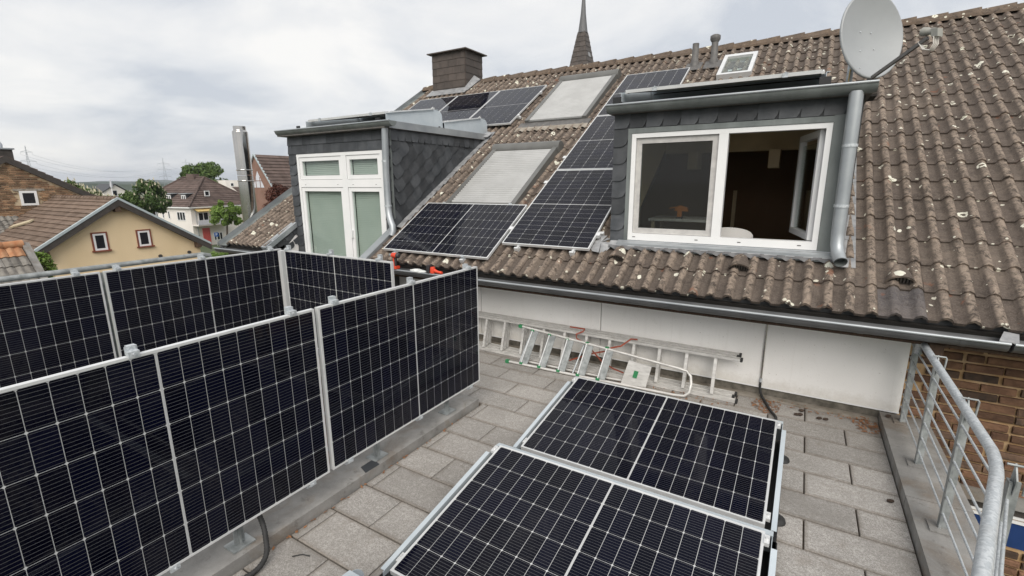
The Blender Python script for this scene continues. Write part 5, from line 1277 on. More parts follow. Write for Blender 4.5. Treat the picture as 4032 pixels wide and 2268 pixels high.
for (ya, za, w, h) in ((5.20, -0.22, 0.40, 0.58), (6.62, -0.22, 0.41, 0.56)):
    MB().box((bgx, ya - 0.05, za - 0.05), (bgx + 0.03, ya, za + h + 0.05)).box((bgx, ya + w, za - 0.05), (bgx + 0.03, ya + w + 0.05, za + h + 0.05)).box((bgx, ya, za + h), (bgx + 0.03, ya + w, za + h + 0.05)).build('window_trim', 'window_trim_red', bh)
    MB().box((bgx, ya - 0.09, za - 0.10), (bgx + 0.09, ya + w + 0.09, za - 0.05)).build('sill', 'window_trim_red', bh)
    far_window(bh, (bgx, ya, za - 0.05), (0, 1, 0), w, h + 0.05, 1, 0.07, depth=0.02)
for (yy, zz) in ((6.05, 1.25), (3.78, -0.25), (8.72, -0.42)):
    MB().obox((bgx + 0.12, yy, zz), RX, (0, 1, 0), UP, (0.14, 0.09, 0.11)).build('purlin_end', 'wood_dark', bh)
for (yy, zz) in ((7.28, -0.74), (8.38, -0.72)):
    MB().tube((bgx, yy, zz), (bgx + 0.05, yy, zz), 0.07, 12).build('anchor_plate', 'verge_dark', bh)

# ---- brick house behind it
bx_ = -26.45
kh = thing('brick_house', (-30, 5.2, GZ), 'old brick gable house with dark verge and squat chimney at the left edge', 'house')
sc_ = (26.45 + 2.53) / (30 + 2.53)
def bk(y, z): return (-1.825 + (y + 1.825) * sc_, 2.143 + (z - 2.143) * sc_)
apy, apz = bk(5.62, 3.50); rey, rez = bk(8.76, 1.55)
slope = (apz - rez) / (rey - apy)
ley = apy - (rey - apy) * 1.9; lez = apz - slope * (apy - ley)
rey2 = apy + (rey - apy) * 1.5; rez2 = apz - slope * (rey2 - apy)
wl = MB().prism([(bx_ - 0.03, ley + 0.3, GZ), (bx_ - 0.03, rey2 - 0.2, GZ), (bx_ - 0.03, rey2 - 0.2, rez2 - 0.12), (bx_ - 0.03, apy, apz - 0.2), (bx_ - 0.03, ley + 0.3, lez - 0.05)], (-7, 0, 0)).build('wall', 'mortar_pale', kh) if False else None
M('mortar_pale', (0.44, 0.34, 0.22), (0.54, 0.44, 0.31), scale=3, rough=0.95)
wl = MB().prism([(bx_ - 0.03, ley + 0.3, GZ), (bx_ - 0.03, rey2 - 0.2, GZ), (bx_ - 0.03, rey2 - 0.2, rez2 - 0.12), (bx_ - 0.03, apy, apz - 0.2), (bx_ - 0.03, ley + 0.3, lez - 0.05)], (-7, 0, 0)).build('wall', 'mortar_pale', kh)
M('far_brick', (0.15, 0.082, 0.05), (0.33, 0.20, 0.115), scale=3.2, rough=0.95, rnd=0.55, lo=0.3, hi=0.7)
KB = Vector(ROOTS['brick_house'])
fbm = [MB().add([(0, 0, 0), (0, L, 0), (0, L, h), (0, 0, h), (.02, .006, .006), (.02, L - .006, .006), (.02, L - .006, h - .006), (.02, .006, h - .006)], [(0,1,5,4),(1,2,6,5),(2,3,7,6),(3,0,4,7),(4,5,6,7)]) for L, h in ((0.215, 0.052), (0.225, 0.056), (0.105, 0.053))]
fbme = []
for m in fbm:
    me = m.mesh('brick'); me.materials.append(MATS['far_brick']); fbme.append(me)
cand = []
random.seed(5)
for r in range(70):
    z = -0.9 + 0.076 * r; y = 1.0 + (0.06 if r % 2 else 0.0)
    while y < 9:
        i = 2 if random.random() < 0.2 else random.randint(0, 1); L = (0.215, 0.225, 0.105)[i]
        zl = min(apz - 0.30 - slope * (y + L - apy), apz - 0.30 - slope * (apy - y))
        if z < zl and inview((bx_, y, z), 0.01) and not (4.98 < y + L and y < 5.62 and 1.25 < z < 1.93): cand.append((y, z, i))
        y += L + 0.012
random.shuffle(cand); cand.sort(key=lambda c: -c[1])
rest = MB()
for q, (y, z, i) in enumerate(cand):
    P = Vector((bx_ - 0.028 + random.uniform(0, .012), y, z))
    if q < 300:
        o = link('brick', fbme[i], wl); o.location = P - KB
    else: rest.add([Vector(v) + P for v in fbm[i].v], fbm[i].f)
o = rest.build('bricks', 'far_brick', wl); o['kind'] = 'stuff'
for (y1, z1_) in ((rey2, rez2), (ley, lez)):
    MB().prism([(bx_ + 0.12, apy, apz), (bx_ + 0.12, y1, z1_), (bx_ + 0.12, y1, z1_ - 0.26), (bx_ + 0.12, apy, apz - 0.26)], (-0.14, 0, 0)).build('verge', 'verge_dark', kh)
    course_roof(kh, (bx_ + 0.12, y1, z1_), (bx_ - 7.2, y1, z1_), (bx_ - 7.2, apy, apz), (bx_ + 0.12, apy, apz), 18, 'far_tile', 0.045)
cy0, cz1 = bk(6.03, 3.88)
chb = MB().box((bx_ - 0.9, cy0 - 1.1, apz - 0.8), (bx_ - 0.25, cy0, cz1 - 0.06)).build('chimney', 'verge_dark', kh)
MB().box((bx_ - 0.97, cy0 - 1.2, cz1 - 0.057), (bx_ - 0.18, cy0 + 0.06, cz1)).build('cap', 'zinc', chb)
MB().path([(bx_ - 0.5, cy0 - 0.32, cz1), (bx_ - 0.5, cy0 - 0.32, cz1 + 0.14), (bx_ - 0.5, cy0 - 0.32, cz1 + 0.26)], [0.10, 0.12, 0.07], 12).build('cowl', 'galvanised', chb)
wy, wz = bk(6.60, 1.32)
far_window(kh, (bx_, 5.02, 1.28), (0, 1, 0), 0.56, 0.62, 1, 0.09, depth=0.03)
MB().box((bx_ - 0.02, 4.85, 1.90), (bx_ + 0.03, 5.85, 2.0)).build('lintel', 'concrete_strip', kh)

# ---- pan-tile roofs at the left
def pan_roof(parent, o, ux, uy, nrow, ncol, dw, dh, mat, amp=0.03):
    ux = Vector(ux).normalized(); uy = Vector(uy).normalized(); nn = ux.cross(uy).normalized()
    if nn.z < 0: nn = -nn
    b = MB(); m = 6; P = []
    for k in range(m + 1): P.append((dw * k / m, amp * (0.5 - 0.5 * math.cos(2 * math.pi * k / m))))
    T = [ux * x + nn * (z + 0.03) for x, z in P]; Bk = [ux * x + uy * dh * 1.1 + nn * z for x, z in P]; Fd = [ux * x + nn * (z - 0.01) for x, z in P]
    b.add(T + Bk, [(i, i+1, m+2+i, m+1+i) for i in range(m)], True); b.add(T + Fd, [(i+1, i, m+1+i, m+2+i) for i in range(m)])
    me = b.mesh('pan_tile'); me.materials.append(MATS[mat]); base = Vector(root_of(parent))
    for r in range(nrow):
        for c in range(ncol):
            q = link('pan_tile', me, parent); q.location = Vector(o) + ux * (dw * c + random.uniform(-.006, .006)) + uy * (dh * r) - base
sh = thing('tiled_shed', (-13.4, 0.4, GZ), 'low shed roof of grey pantiles with an orange ridge at the left edge', 'shed')
us = V(-0.60, 0, 0.58).normalized(); rA = V(-14.0, -1.6, 0.66)
MB().prism([rA, V(-14.0, 1.93, 0.66), V(-14.0, 1.93, 0.66) - us * 3.0, rA - us * 3.0], (0.05, 0, -0.08)).build('roof_deck', 'verge_dark', sh)
pan_roof(sh, V(-14.0, -0.2, 0.67) - us * 2.45, (0, 1, 0), us, 7, 14, 0.15, 0.30, 'old_tile_grey')
pan_roof(sh, V(-14.0, -0.2, 0.672) - us * 0.35, (0, 1, 0), us, 1, 14, 0.15, 0.30, 'old_tile_orange')
for k in range(6): MB().tube((-14.02, -0.35 + 0.38 * k, 0.70), (-14.02, 0.05 + 0.38 * k, 0.71), 0.095, 8, 0.105).build('ridge_tile', 'old_tile_orange', sh)
MB().prism([V(-14.0, 1.92, 0.76), V(-14.0, 2.06, 0.74), V(-14.0, 2.06, 0.74) - us * 3.0, V(-14.0, 1.92, 0.76) - us * 3.0], (0, 0, -0.35)).build('verge', 'concrete', sh)
MB().box((-14.2, -1.6, GZ), (-11.9, 1.95, -1.3)).box((-14.2, -1.6, -1.3), (-14.0, 1.95, 0.5)).build('wall', 'brick_red', sh)
lt = thing('lean_to', (-25.2, 3.2, GZ), 'strip of curved grey pantiles between brick gable and brown roof', 'roof')
us2 = V(-0.72, 0, 0.45).normalized()
pan_roof(lt, V(-26.3, 2.2, 0.82) - us2 * 1.9, (0, 1, 0), us2, 6, 13, 0.20, 0.32, 'old_tile_grey', 0.05)
MB().prism([V(-26.4, 2.0, 0.80), V(-26.4, 4.85, 0.80), V(-26.4, 4.85, 0.80) - us2 * 2.2, V(-26.4, 2.0, 0.80) - us2 * 2.2], (0, 0, -0.1)).build('roof_deck', 'verge_dark', lt)
MB().box((-26.4, 2.0, GZ), (-24.9, 4.7, -0.6)).build('wall', 'brick_red', lt)

# ---- white hipped house
Wc = V(-62.7, 28.6, 0); Wu = V(-0.989, -0.151, 0); Wv = V(-0.151, 0.989, 0)
wh = thing('white_house', (-68, 33, GZ), 'white two-storey house with dark hipped roof, roof dormers and yellow awning', 'house')
def wp(u, v, z): return Wc + Wu * u + Wv * v + UP * z
UL, VL, ZE = 11.0, 9.5, -0.62
MB().prism([wp(0, 0, GZ), wp(UL, 0, GZ), wp(UL, VL, GZ), wp(0, VL, GZ)], (0, 0, ZE - GZ)).build('wall', 'far_wall_white', wh)
ov = 0.35
e0, e1, e2, e3 = wp(-ov, -ov, ZE), wp(UL + ov, -ov, ZE), wp(UL + ov, VL + ov, ZE), wp(-ov, VL + ov, ZE)
r0, r1 = wp(3.4, 4.75, 3.02), wp(7.6, 4.75, 3.02)
MB().prism([e0, e1, e2, e3], (0, 0, -0.16)).build('eave_board', 'pvc_white', wh)
for (a, b2, c, d) in ((e0, e1, r1, r0), (e1, e2, r1, r1), (e2, e3, r0, r1), (e3, e0, r0, r0)):
    course_roof(wh, a, b2, c, d, 15, 'far_tile', 0.06)
for a, c in ((e0, r0), (e3, r0), (e1, r1), (r0, r1)): MB().tube(a + V(0, 0, .05), c + V(0, 0, .08), 0.12, 6).build('hip_tile', 'far_tile', wh)
MB().obox(wp(5.6, 4.75, 3.05), Wu, Wv, UP, (0.75, 0.4, 0.45)).build('chimney', 'far_tile', wh)
for (u, w, z, h, nx) in ((6.31, 0.36, -2.02, 0.9, 1), (5.13, 0.36, -2.1, 0.95, 1), (3.97, 0.38, -2.15, 0.97, 1), (1.06, 1.56, -2.32, 1.08, 3)):
    far_window(wh, wp(u + w, 0, z), -Wu, w, h, nx, 0.07)
for (u, w, z, h, nx) in ((6.2, 0.6, -4.9, 1.1, 1), (1.2, 1.4, -4.9, 1.1, 3)): far_window(wh, wp(u + w, 0, z), -Wu, w, h, nx, 0.07)
far_window(wh, wp(0, 0.85, -2.40), Wv, 1.35, 1.05, 2, 0.07); far_window(wh, wp(0, 2.56, -5.05), Wv, 1.22, 1.0, 3, 0.07); far_window(wh, wp(0, 5.0, -2.3), Wv, 1.2, 1.1, 2, 0.07)
MB().prism([wp(0, 0.40, -0.95), wp(0, 2.9, -0.95), wp(-0.9, 2.9, -1.22), wp(-0.9, 0.40, -1.22)], (0, 0, 0.07)).build('awning', 'awning_yellow', wh)
MB().prism([wp(0, 0, -2.98), wp(0, 4.2, -2.98), wp(-1.1, 4.2, -2.98), wp(-1.1, 0, -2.98)], (0, 0, 0.14)).build('balcony_slab', 'far_wall_white', wh)
MB().prism([wp(-1.1, 0, -2.84), wp(-1.1, 4.2, -2.84), wp(-1.1, 4.2, -2.25), wp(-1.1, 0, -2.25)], Wu * -0.05).build('balcony_front', 'balcony_glass', wh)
MB().prism([wp(0, 1.15, GZ), wp(0, 2.1, GZ), wp(0, 2.1, -3.35), wp(0, 1.15, -3.35)], Wu * -0.06).build('door', 'door_red', wh)
for u in (4.75, 1.85):
    dmr = MB().prism([wp(u, 1.0, -0.25), wp(u + 1.1, 1.0, -0.25), wp(u + 1.1, 1.0, 0.92), wp(u, 1.0, 0.92)], Wv * 1.6).build('dormer', 'slate_cap', wh)
    MB().prism([wp(u - 0.15, 0.85, 0.93), wp(u + 1.25, 0.85, 0.93), wp(u + 1.25, 2.9, 1.0), wp(u - 0.15, 2.9, 1.0)], (0, 0, 0.08)).build('dormer_roof', 'zinc', wh)
    far_window(wh, wp(u + 0.95, 1.0, -0.05), -Wu, 0.8, 0.85, 2, 0.1)
far_window(wh, wp(0.75, 2.6, 0.62) + V(0, 0, 0.0), Wv, 0.7, 0.7, 1, 0.1, name='roof_light')
MB().tube(wp(-0.08, 0.55, GZ), wp(-0.08, 0.55, ZE), 0.05, 8).build('downpipe', 'zinc', wh)
sg = thing('parking_sign', tuple(wp(-1.6, 1.75, GZ)), 'blue parking sign with a white P on a pole by the red door', 'sign')
MB().tube(wp(-1.6, 1.75, GZ), wp(-1.6, 1.75, -3.9), 0.03, 8).build('pole', 'galvanised', sg)
pn = MB().obox(wp(-1.64, 1.75, -4.15), Wv, Wu, UP, (0.27, 0.015, 0.27)).build('panel', 'sign_blue', sg)
pc_ = wp(-1.662, 1.75, -4.15)
b = MB().obox(pc_ - Wv * 0.075, Wv, Wu, UP, (0.03, 0.004, 0.17)).obox(pc_ + Wv * 0.01 + UP * 0.145, Wv, Wu, UP, (0.055, 0.004, 0.025)).obox(pc_ + Wv * 0.01 + UP * 0.0, Wv, Wu, UP, (0.055, 0.004, 0.025)).obox(pc_ + Wv * 0.09 + UP * 0.072, Wv, Wu, UP, (0.028, 0.004, 0.075))
b.build('letter_p', 'flat_steel_white', sg)
ax_ = thing('side_building', (-66, 44, GZ), 'low dark-roofed building adjoining the white hipped house', 'house')
MB().prism([wp(0.5, 9.6, GZ), wp(9, 9.6, GZ), wp(9, 20, GZ), wp(0.5, 20, GZ)], (0, 0, 4.4)).build('wall', 'far_wall_white', ax_)
course_roof(ax_, wp(0.1, 9.55, -1.1), wp(0.1, 20.3, -1.1), wp(4.6, 20.3, 1.75), wp(4.6, 9.55, 1.75), 11, 'far_tile', 0.06)
MB().prism([wp(0.5, 9.6, -1.2), wp(8.7, 9.6, -1.2), wp(4.6, 9.6, 1.7)], Wv * 10).build('gable', 'far_wall_white', ax_)

# ---- brown gabled hall with pointed window
hl = thing('brown_hall', (-47.5, 33, GZ), 'reddish brown gabled hall with steep tiled roof and pointed window', 'house')
hx, hy, hz = -48.8, 29.3, 5.25
hw, hb = 3.0, 1.55
MB().prism([(hx - hw, hy, GZ), (hx + hw, hy, GZ), (hx + hw, hy, hb), (hx, hy, hz - 0.1), (hx - hw, hy, hb)], (0, 14, 0)).build('wall', 'far_wall_brown', hl)
for s_ in (-1, 1):
    course_roof(hl, (hx + s_ * (hw + 0.35), hy - 0.15, hb - 0.42), (hx + s_ * (hw + 0.35), hy + 14.2, hb - 0.42), (hx, hy + 14.2, hz), (hx, hy - 0.15, hz), 12, 'far_tile', 0.08)
    MB().prism([(hx + s_ * (hw + 0.4), hy - 0.2, hb - 0.45), (hx + s_ * 0.0, hy - 0.2, hz + 0.1), (hx + s_ * 0.0, hy - 0.2, hz - 0.08), (hx + s_ * (hw + 0.4), hy - 0.2, hb - 0.62)], (0, 0.16, 0)).build('verge_strip', 'verge_zinc', hl)
MB().prism([(hx - 0.95, hy - 0.02, 1.75), (hx + 1.1, hy - 0.02, 1.75), (hx + 0.1, hy - 0.02, 3.5)], (0, 0.03, 0)).build('pointed_window', 'balcony_glass', hl)
for u in (-0.33, 0.45): MB().box((hx + u, hy - 0.06, 1.75), (hx + u + 0.06, hy - 0.02, 2.9 if u < 0 else 2.85)).build('glazing_bar', 'far_wall_brown', hl)
MB().box((hx - 0.62, hy - 0.06, 2.45), (hx + 0.78, hy - 0.02, 2.51)).build('glazing_bar', 'far_wall_brown', hl)

wb_ = thing('white_block', (-80, 43, GZ), 'white flat-roofed block with one square window behind the flue', 'building')
MB().box((-82, 41.0, GZ), (-77, 47, 2.75)).build('wall', 'far_wall_white', wb_)
far_window(wb_, (-77, 41.75, 1.78), (0, 1, 0), 0.55, 0.55, 1, 0.06)
gw = thing('distant_white_house', (-104, 34.5, GZ), 'distant white gabled house between the trees', 'house')
MB().prism([(-101, 33.2, GZ), (-101, 36.6, GZ), (-101, 36.6, 0.9), (-101, 34.9, 2.1), (-101, 33.2, 0.9)], (-6, 0, 0)).build('wall', 'far_wall_white', gw)
for a_, b2 in (((33.0, 0.85), (34.9, 2.2)), ((36.8, 0.85), (34.9, 2.2))):
    MB().prism([(-100.8, a_[0], a_[1]), (-100.8, b2[0], b2[1]), (-107.2, b2[0], b2[1]), (-107.2, a_[0], a_[1])], (0, 0, 0.12)).build('roof', 'slate_cap', gw)
far_window(gw, (-101, 34.4, 0.2), (0, 1, 0), 0.7, 1.0, 1, 0.06)
gl = thing('low_white_hall', (-190, 78, GZ), 'tiny low white building far off beside the chestnut', 'building')
MB().box((-195, 76, GZ), (-186, 82, 0.2)).build('wall', 'far_wall_white', gl)
MB().box((-195.3, 75.7, 0.2), (-185.7, 82.3, 0.5)).build('roof', 'zinc', gl)

# ---- church spire
sp_ = thing('church_spire', (-36.0, 92.0, GZ), 'pointed slate church spire with lead-clad tip rising behind the ridge', 'church spire')
k_ = 1.75; scx = 2.531 + (-21.25 - 2.531) * k_; scy = -1.825 + (53.26 + 1.825) * k_
zb_, zm_, zt_ = 21.0, 31.4, 37.6
def spr(z): return 2.65 - 0.248 * (z - 25.0)
rot_ = R(24 + 18)
def spc(z, i): a = rot_ + math.pi / 2 * i; r_ = spr(z); return V(scx + r_ * math.cos(a), scy + r_ * math.sin(a), z)
b = MB(); b.add([spc(zb_ - 4, i) for i in range(4)] + [spc(zm_, i) for i in range(4)], [(i, (i+1) % 4, 4 + (i+1) % 4, 4 + i) for i in range(4)])
b.build('core', 'chimney_slate', sp_)
rows_ = 11
for f_ in range(4):
    for r in range(rows_):
        za = zb_ + (zm_ - zb_) * r / rows_; zc_ = zb_ + (zm_ - zb_) * (r + 1) / rows_
        A0, A1, B0, B1 = spc(za, f_), spc(za, (f_ + 1) % 4), spc(zc_, f_), spc(zc_, (f_ + 1) % 4)
        nn = (A1 - A0).cross(B0 - A0).normalized(); n = max(2, int((A1 - A0).length / 0.85)); off = 0.5 if r % 2 else 0.0
        cuts = [0.0] + [min(1, (i + 1 - off) / n) for i in range(n + 1)]
        for i in range(len(cuts) - 1):
            u0, u1 = cuts[i] + 0.004, cuts[i+1] - 0.004
            if u1 - u0 < 0.05: continue
            m = MB().add([A0.lerp(A1, u0) + nn * 0.09, A0.lerp(A1, u1) + nn * 0.09, B0.lerp(B1, u1) + nn * 0.02, B0.lerp(B1, u0) + nn * 0.02, A0.lerp(A1, u0), A0.lerp(A1, u1)], [(0, 1, 2, 3), (4, 5, 1, 0), (3, 0, 4), (5, 1, 2)])
            m.build('slate', 'chimney_slate' if not (f_ == 3 and r == 6 and i == 1) else 'lead', sp_)
b = MB(); zz = [zm_ - 0.1, zm_ + 1.6, zm_ + 3.4, zt_]
rd = [1.02, 0.78, 0.55, 0.34]
b.path([V(scx, scy, z) for z in zz], rd, 8); b.build('lead_tip', 'lead_dark', sp_)
MB().path([V(scx, scy, zt_), V(scx, scy, zt_ + 0.4), V(scx, scy, zt_ + 0.6), V(scx, scy, zt_ + 3)], [0.30, 0.36, 0.22, 0.12], 8).build('finial', 'lead_dark', sp_)
MB().box((scx - 2.9, scy - 2.9, GZ), (scx + 2.9, scy + 2.9, zb_ - 3)).build('tower', 'far_wall_brown', sp_)

# ================================================================ trees
random.seed(21)
def tree(loc, crown_c, rad, n, leaf, mat, label, blossom=0.0, lumps=16, name='tree', zlow=None, gap=0.0, trunk_r=0.16):
    x, y, z = loc
    t = thing(name, loc, label, 'tree')
    cc = Vector(crown_c); rx_, ry_, rz_ = [0.76 * q for q in rad]
    # limbs
    b = MB(); top = cc - V(0, 0, rz_ * 0.35)
    b.path([V(x, y, z), V(x + random.uniform(-.1, .1), y + random.uniform(-.1, .1), (z + top.z) / 2), top, cc + V(0, 0, rz_ * 0.4)], [trunk_r, trunk_r * 0.8, trunk_r * 0.6, trunk_r * 0.15], 8)
    L = []
    for k in range(int(lumps * 1.5)):
        a = random.uniform(0, 6.28); u = random.uniform(-0.8, 1.0); r_ = math.sqrt(max(0, 1 - u * u)) * random.uniform(0.6, 1.08)
        c = cc + V(rx_ * r_ * math.cos(a), ry_ * r_ * math.sin(a), rz_ * u * random.uniform(0.65, 0.95))
        L.append((c, random.uniform(0.18, 0.38)))
        b.path([top.lerp(cc, random.random()), (top + c) / 2 + V(0, 0, 0.1), c], [trunk_r * 0.4, trunk_r * 0.22, trunk_r * 0.06], 5)
    b.build('trunk', 'bark', t)
    L.append((cc, 0.55))
    lv = MB(); bl = MB()
    mean = (rx_ + ry_ + rz_) / 3
    for _ in range(n):
        c, q = random.choice(L)
        d = Vector((random.gauss(0, 1), random.gauss(0, 1), random.gauss(0, 1))).normalized()
        p = c + Vector((d.x * rx_, d.y * ry_, d.z * rz_)) * (q * random.uniform(0.45, 1.08) ** 0.6)
        nrm = (d + Vector((random.gauss(0, .6), random.gauss(0, .6), random.gauss(0, .6) + 0.5))).normalized()
        u = nrm.orthogonal().normalized(); w = nrm.cross(u); a = random.uniform(0, 6.28)
        u, w = u * math.cos(a) + w * math.sin(a), w * math.cos(a) - u * math.sin(a)
        s_ = leaf * random.uniform(0.6, 1.3)
        lv.add([p - u * s_, p + w * s_ * 0.55 + nrm * s_ * 0.15, p + u * s_, p - w * s_ * 0.55 + nrm * s_ * 0.15], [(0, 1, 2, 3)])
        if blossom and random.random() < blossom and d.z > -0.2:
            q2 = p + d * leaf * 0.8
            bl.add([q2 + V(0, 0, s_ * 1.3), q2 + u * s_ * 0.45, q2 - V(0, 0, s_ * 0.4), q2 - u * s_ * 0.45], [(0, 1, 2, 3)])
    lv.build('crown', mat, t)
    if bl.v: bl.build('blossom', 'blossom', t)
    return t
tree((-40.6, 10.9, GZ), (-40.9, 11.2, 0.9), (1.4, 1.5, 1.7), 2200, 0.13, 'leaf_mid', 'chestnut in pale blossom just behind the brick gable roof', 0.30)
tree((-54.5, 17.0, GZ), (-54.5, 17.0, 0.5), (1.5, 1.4, 1.75), 2600, 0.15, 'leaf_mid', 'round chestnut with pale blossom left of the distant white house', 0.28)
tree((-54.2, 19.0, GZ), (-54.0, 19.0, 0.1), (1.5, 1.5, 1.7), 2400, 0.15, 'leaf_mid', 'mid green bushy tree in front of the distant white house, right of it', 0.02)
tree((-54.8, 21.5, GZ), (-54.9, 21.5, 0.7), (2.1, 1.8, 2.5), 5200, 0.17, 'leaf_dark', 'big dark green chestnut with candles of blossom beside the white hipped house', 0.10, 24)
tree((-82.5, 40.6, GZ), (-82.5, 40.4, 2.9), (4.4, 4.0, 3.6), 5200, 0.26, 'leaf_mid', 'loose tall tree rising behind the ridge of the white hipped house', 0.0, 20)
tree((-46.1, 23.9, GZ), (-45.9, 23.95, -0.75), (1.6, 1.55, 1.75), 4200, 0.12, 'leaf_light', 'fresh light green tree in front of the white house balcony', 0.0, 16, trunk_r=0.12)
tree((-44.5, 25.2, GZ), (-44.5, 25.3, -2.4), (1.2, 1.2, 1.4), 1600, 0.13, 'leaf_mid', 'green shrub-like tree low beside the flue pipe', 0.0, 10)
tree((-21.0, 13.7, GZ), (-21.0, 13.75, 0.85), (1.15, 1.35, 1.55), 4200, 0.085, 'leaf_red', 'copper red leaved tree behind the flue pipe', 0.0, 16)
tree((-42.0, 20.8, GZ), (-42.0, 20.8, -4.3), (1.3, 1.5, 1.1), 1900, 0.12, 'leaf_light', 'clipped green bush low in front of the white house', 0.0, 9, 'bush', trunk_r=0.06)
tree((-41.0, 19.2, GZ), (-41.0, 19.0, -5.0), (1.0, 1.2, 0.7), 1100, 0.12, 'leaf_mid', 'low bush by the corner of the beige outbuilding', 0.0, 8, 'bush', trunk_r=0.05)
iv = tree((-15.6, 2.75, GZ), (-15.7, 2.60, -0.35), (0.25, 0.42, 0.85), 1700, 0.05, 'leaf_light', 'climbing plant between the shed verge and the beige wall', 0.0, 12, 'climbing_plant', trunk_r=0.04)

# far wooded hills
b = MB(); n = 160
for ring, (d, h0, h1) in enumerate(((900, 1.5, 4.5), (1700, 6, 10), (3000, 14, 24))):
    P = []
    for k in range(n + 1):
        az = R(35 + 65 * k / n); hh = h0 + (h1 - h0) * (0.5 + 0.3 * math.sin(k * 0.21 + ring * 2) + 0.2 * math.sin(k * 0.63 + ring)) + random.uniform(-.12, .12) * (h1 - h0)
        P.append((-math.sin(az) * d, math.cos(az) * d, 2.1 + hh - 1.5))
    for k in range(n):
        a, c = P[k], P[k + 1]
        b.add([(a[0], a[1], GZ - 2), (c[0], c[1], GZ - 2), c, a, (a[0] * 1.04, a[1] * 1.04, a[2]), (c[0] * 1.04, c[1] * 1.04, c[2])], [(0, 1, 2, 3), (3, 2, 5, 4)])
struct('hills', b, 'hill_green')

# ================================================================ pylons and wires
def pylon(cx0, cy0, ztop, zarm, warm, label, th):
    t = thing('power_pylon', (cx0, cy0, GZ), label, 'pylon', 'power pylons on the horizon')
    H = ztop - GZ; d = Vector((math.cos(th), math.sin(th), 0)); e = Vector((-math.sin(th), math.cos(th), 0)); r_ = 0.11
    b = MB(); wb0 = H * 0.075
    lv = [0, 0.22, 0.42, 0.58, 0.70, 0.80, 0.88, 1.0]
    wv = [wb0 * (1 - 0.80 * min(1, u / 0.7)) if u < 0.7 else wb0 * 0.2 * (1 - (u - 0.7) / 0.3) + 0.05 for u in lv]
    C = [[V(cx0, cy0, GZ + H * u) + d * (w * sx) + e * (w * sy) for sx, sy in ((1, 1), (1, -1), (-1, -1), (-1, 1))] for u, w in zip(lv, wv)]
    for i in range(len(lv) - 1):
        for k in range(4):
            b.tube(C[i][k], C[i+1][k], r_, 4, None, False); b.tube(C[i][k], C[i+1][(k+1) % 4], r_ * 0.7, 4, None, False); b.tube(C[i][(k+1) % 4], C[i+1][k], r_ * 0.7, 4, None, False)
    b.build('lattice_mast', 'pylon_steel', t)
    tips = []
    for z, w in zip(zarm, warm):
        a = MB(); p = V(cx0, cy0, z)
        for sx in (-1, 1):
            a.tube(p + UP * (H * 0.035), p + d * (w * sx), r_ * 0.9, 4, None, False); a.tube(p, p + d * (w * sx), r_ * 0.9, 4, None, False)
            a.tube(p + d * (w * sx), p + d * (w * sx) - UP * (H * 0.05), r_ * 0.6, 4, None, False); tips.append(p + d * (w * sx) - UP * (H * 0.05))
        a.build('cross_arm', 'pylon_steel', t)
    return tips
q = 1.7
def far(p, q_=q): return cam.location + (Vector(p) - cam.location) * q_
pa, pb2, pc2 = far((-288.2, 72.0, 18.83)), far((-382.9, 165.1, 20.06), 1.5), far((-504.1, 236.8, 25.6), 1.4)
T1 = pylon(pa.x, pa.y, pa.z, [far((0, 0, 16.15)).z, far((0, 0, 12.3)).z], [3.1, 4.4], 'power pylon at the far left above the brick gable verge', R(75))
T2 = pylon(pb2.x, pb2.y, pb2.z, [far((0, 0, 16.1), 1.5).z, far((0, 0, 12.1), 1.5).z, far((0, 0, 7.5), 1.5).z], [5.0, 6.4, 5.4], 'power pylon in the middle, above the big chestnut', R(66))
T3 = pylon(pc2.x, pc2.y, pc2.z, [far((0, 0, 22.1), 1.4).z, far((0, 0, 17.5), 1.4).z], [4.2, 5.2], 'farthest power pylon, left of the loose tall tree', R(64))
def wire(p, q_, sag, label):
    P = [Vector(p).lerp(Vector(q_), k / 24) - UP * (sag * 4 * (k / 24) * (1 - k / 24)) for k in range(25)]
    solo('power_line', MB().path(P, 0.055, 4, False), 'pylon_steel', label, 'power line', 'power lines between the pylons', tuple(P[0]))
names = ['upper', 'second', 'third', 'lowest']
for i in range(4): wire(T1[i], T2[i if i < 2 else i], 9 if i < 2 else 8, names[i] + ' power line sagging between left and middle pylon')
for i in range(4): wire(T2[i], T3[i], 5, names[i] + ' power line between middle and farthest pylon')

# ---- street lamp, furled parasol mast, parked car
lp = far((-62.9, 24.9, 0.9), 0.93)
sl_ = thing('street_lamp', (lp.x, lp.y, GZ), 'small double-armed street lamp left of the roof dormers of the white house', 'street lamp')
MB().tube((lp.x, lp.y, GZ), (lp.x, lp.y, 0.80), 0.05, 8).build('pole', 'galvanised', sl_)
for s_ in (-1, 1):
    d_ = V(0.35, 0.6, 0).normalized() * s_
    MB().bar(V(lp.x, lp.y, 0.80), V(lp.x, lp.y, 0.86) + d_ * 0.75, 0.10, 0.05).build('lamp_arm', 'flat_steel_white', sl_)
pm = thing('flag_mast', (-101.0, 34.0, GZ), 'slim mast with furled cloth in front of the distant white gable', 'mast')
MB().tube((-100.4, 34.2, GZ), (-100.4, 34.2, 2.9), 0.07, 6).build('pole', 'flat_steel_white', pm)
MB().path([(-100.4, 34.2, 1.5), (-100.4, 34.2, 1.9), (-100.4, 34.2, 3.1)], [0.08, 0.22, 0.05], 8).build('furled_cloth', 'balcony_glass', pm)
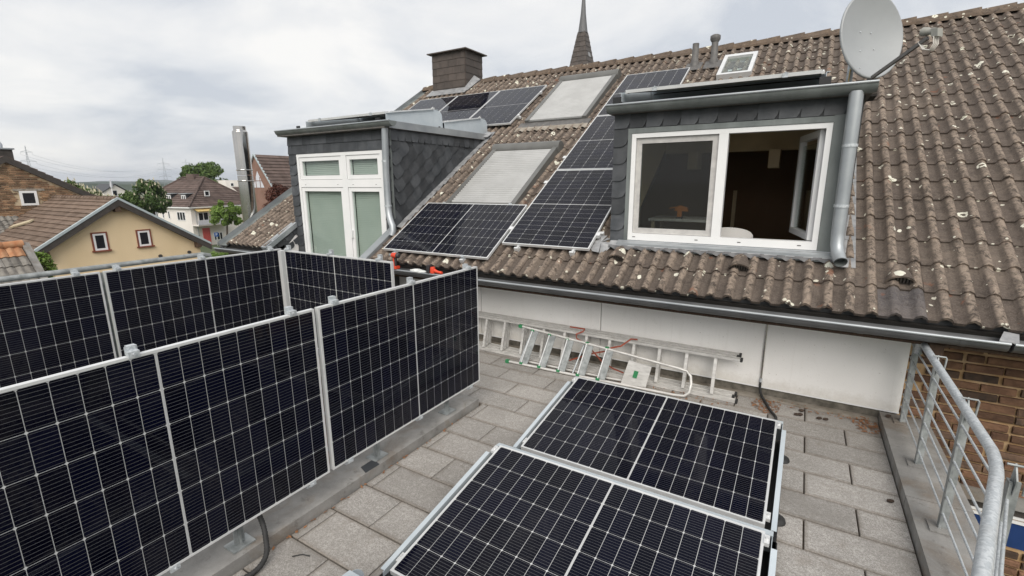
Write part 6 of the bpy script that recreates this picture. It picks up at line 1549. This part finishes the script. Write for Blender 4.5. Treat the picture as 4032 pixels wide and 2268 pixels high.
def car(loc, ang, label, mat):
    t = thing('parked_car', loc, label, 'car', 'cars parked between the houses')
    L = Vector((math.cos(ang), math.sin(ang), 0)); S = Vector((-math.sin(ang), math.cos(ang), 0)); O = Vector(loc)
    def P(l, s_, z): return O + L * l + S * s_ + UP * z
    prof_ = [(-2.1, 0.35), (-2.15, 0.75), (-1.95, 0.95), (-0.95, 1.02), (2.0, 1.0), (2.12, 0.8), (2.1, 0.35)]
    MB().prism([P(l, -0.85, z) for l, z in prof_], S * 1.7).build('body', mat, t)
    cab = [(-1.15, 1.0), (-0.45, 1.42), (0.95, 1.45), (1.85, 1.0)]
    b = MB(); A_ = [P(l, -0.78 if z < 1.2 else -0.62, z) for l, z in cab]; B_ = [P(l, 0.78 if z < 1.2 else 0.62, z) for l, z in cab]
    b.add(A_ + B_, [(0, 1, 2, 3), (7, 6, 5, 4), (0, 4, 5, 1), (2, 6, 7, 3)]); b.build('windows', 'dark_pane', t)
    MB().prism([P(-0.5, -0.64, 1.425), P(0.97, -0.64, 1.455), P(0.97, 0.64, 1.455), P(-0.5, 0.64, 1.425)], UP * 0.03).build('car_roof', mat, t)
    for l in (-1.3, 1.3):
        for s_ in (-1, 1):
            w = MB().tube(P(l, s_ * 0.70, 0.32), P(l, s_ * 0.87, 0.32), 0.32, 18).build('wheel', 'rubber', t)
            MB().tube(P(l, s_ * 0.86, 0.32), P(l, s_ * 0.88, 0.32), 0.19, 14).build('rim', 'galvanised', w)
    for s_ in (-0.6, 0.6): MB().obox(P(-2.14, s_, 0.68), L, S, UP, (0.02, 0.18, 0.07)).build('headlight', 'flat_steel_white', t)
car((-29.0, 14.4, GZ), R(60), 'pale parked car whose roof shows above the rear fence rail', 'car_paint')
car((-34.0, 15.2, GZ), R(60), 'dark parked car behind the pale one near the beige outbuilding', 'slate_cap')
# ================================================================ air: thin even haze round the whole place
hz_m = bpy.data.materials.new('haze'); hz_m.use_nodes = True; MATS['haze'] = hz_m
t_ = hz_m.node_tree; t_.nodes.clear()
o_ = t_.nodes.new('ShaderNodeOutputMaterial'); v_ = t_.nodes.new('ShaderNodeVolumePrincipled')
v_.inputs['Color'].default_value = (0.80, 0.86, 0.95, 1); v_.inputs['Density'].default_value = 0.00022; v_.inputs['Anisotropy'].default_value = 0.2
t_.links.new(v_.outputs[0], o_.inputs['Volume'])
struct('haze', MB().box((-4300, -2600, GZ - 1.6), (2600, 4600, 60)), 'haze', 'stuff')
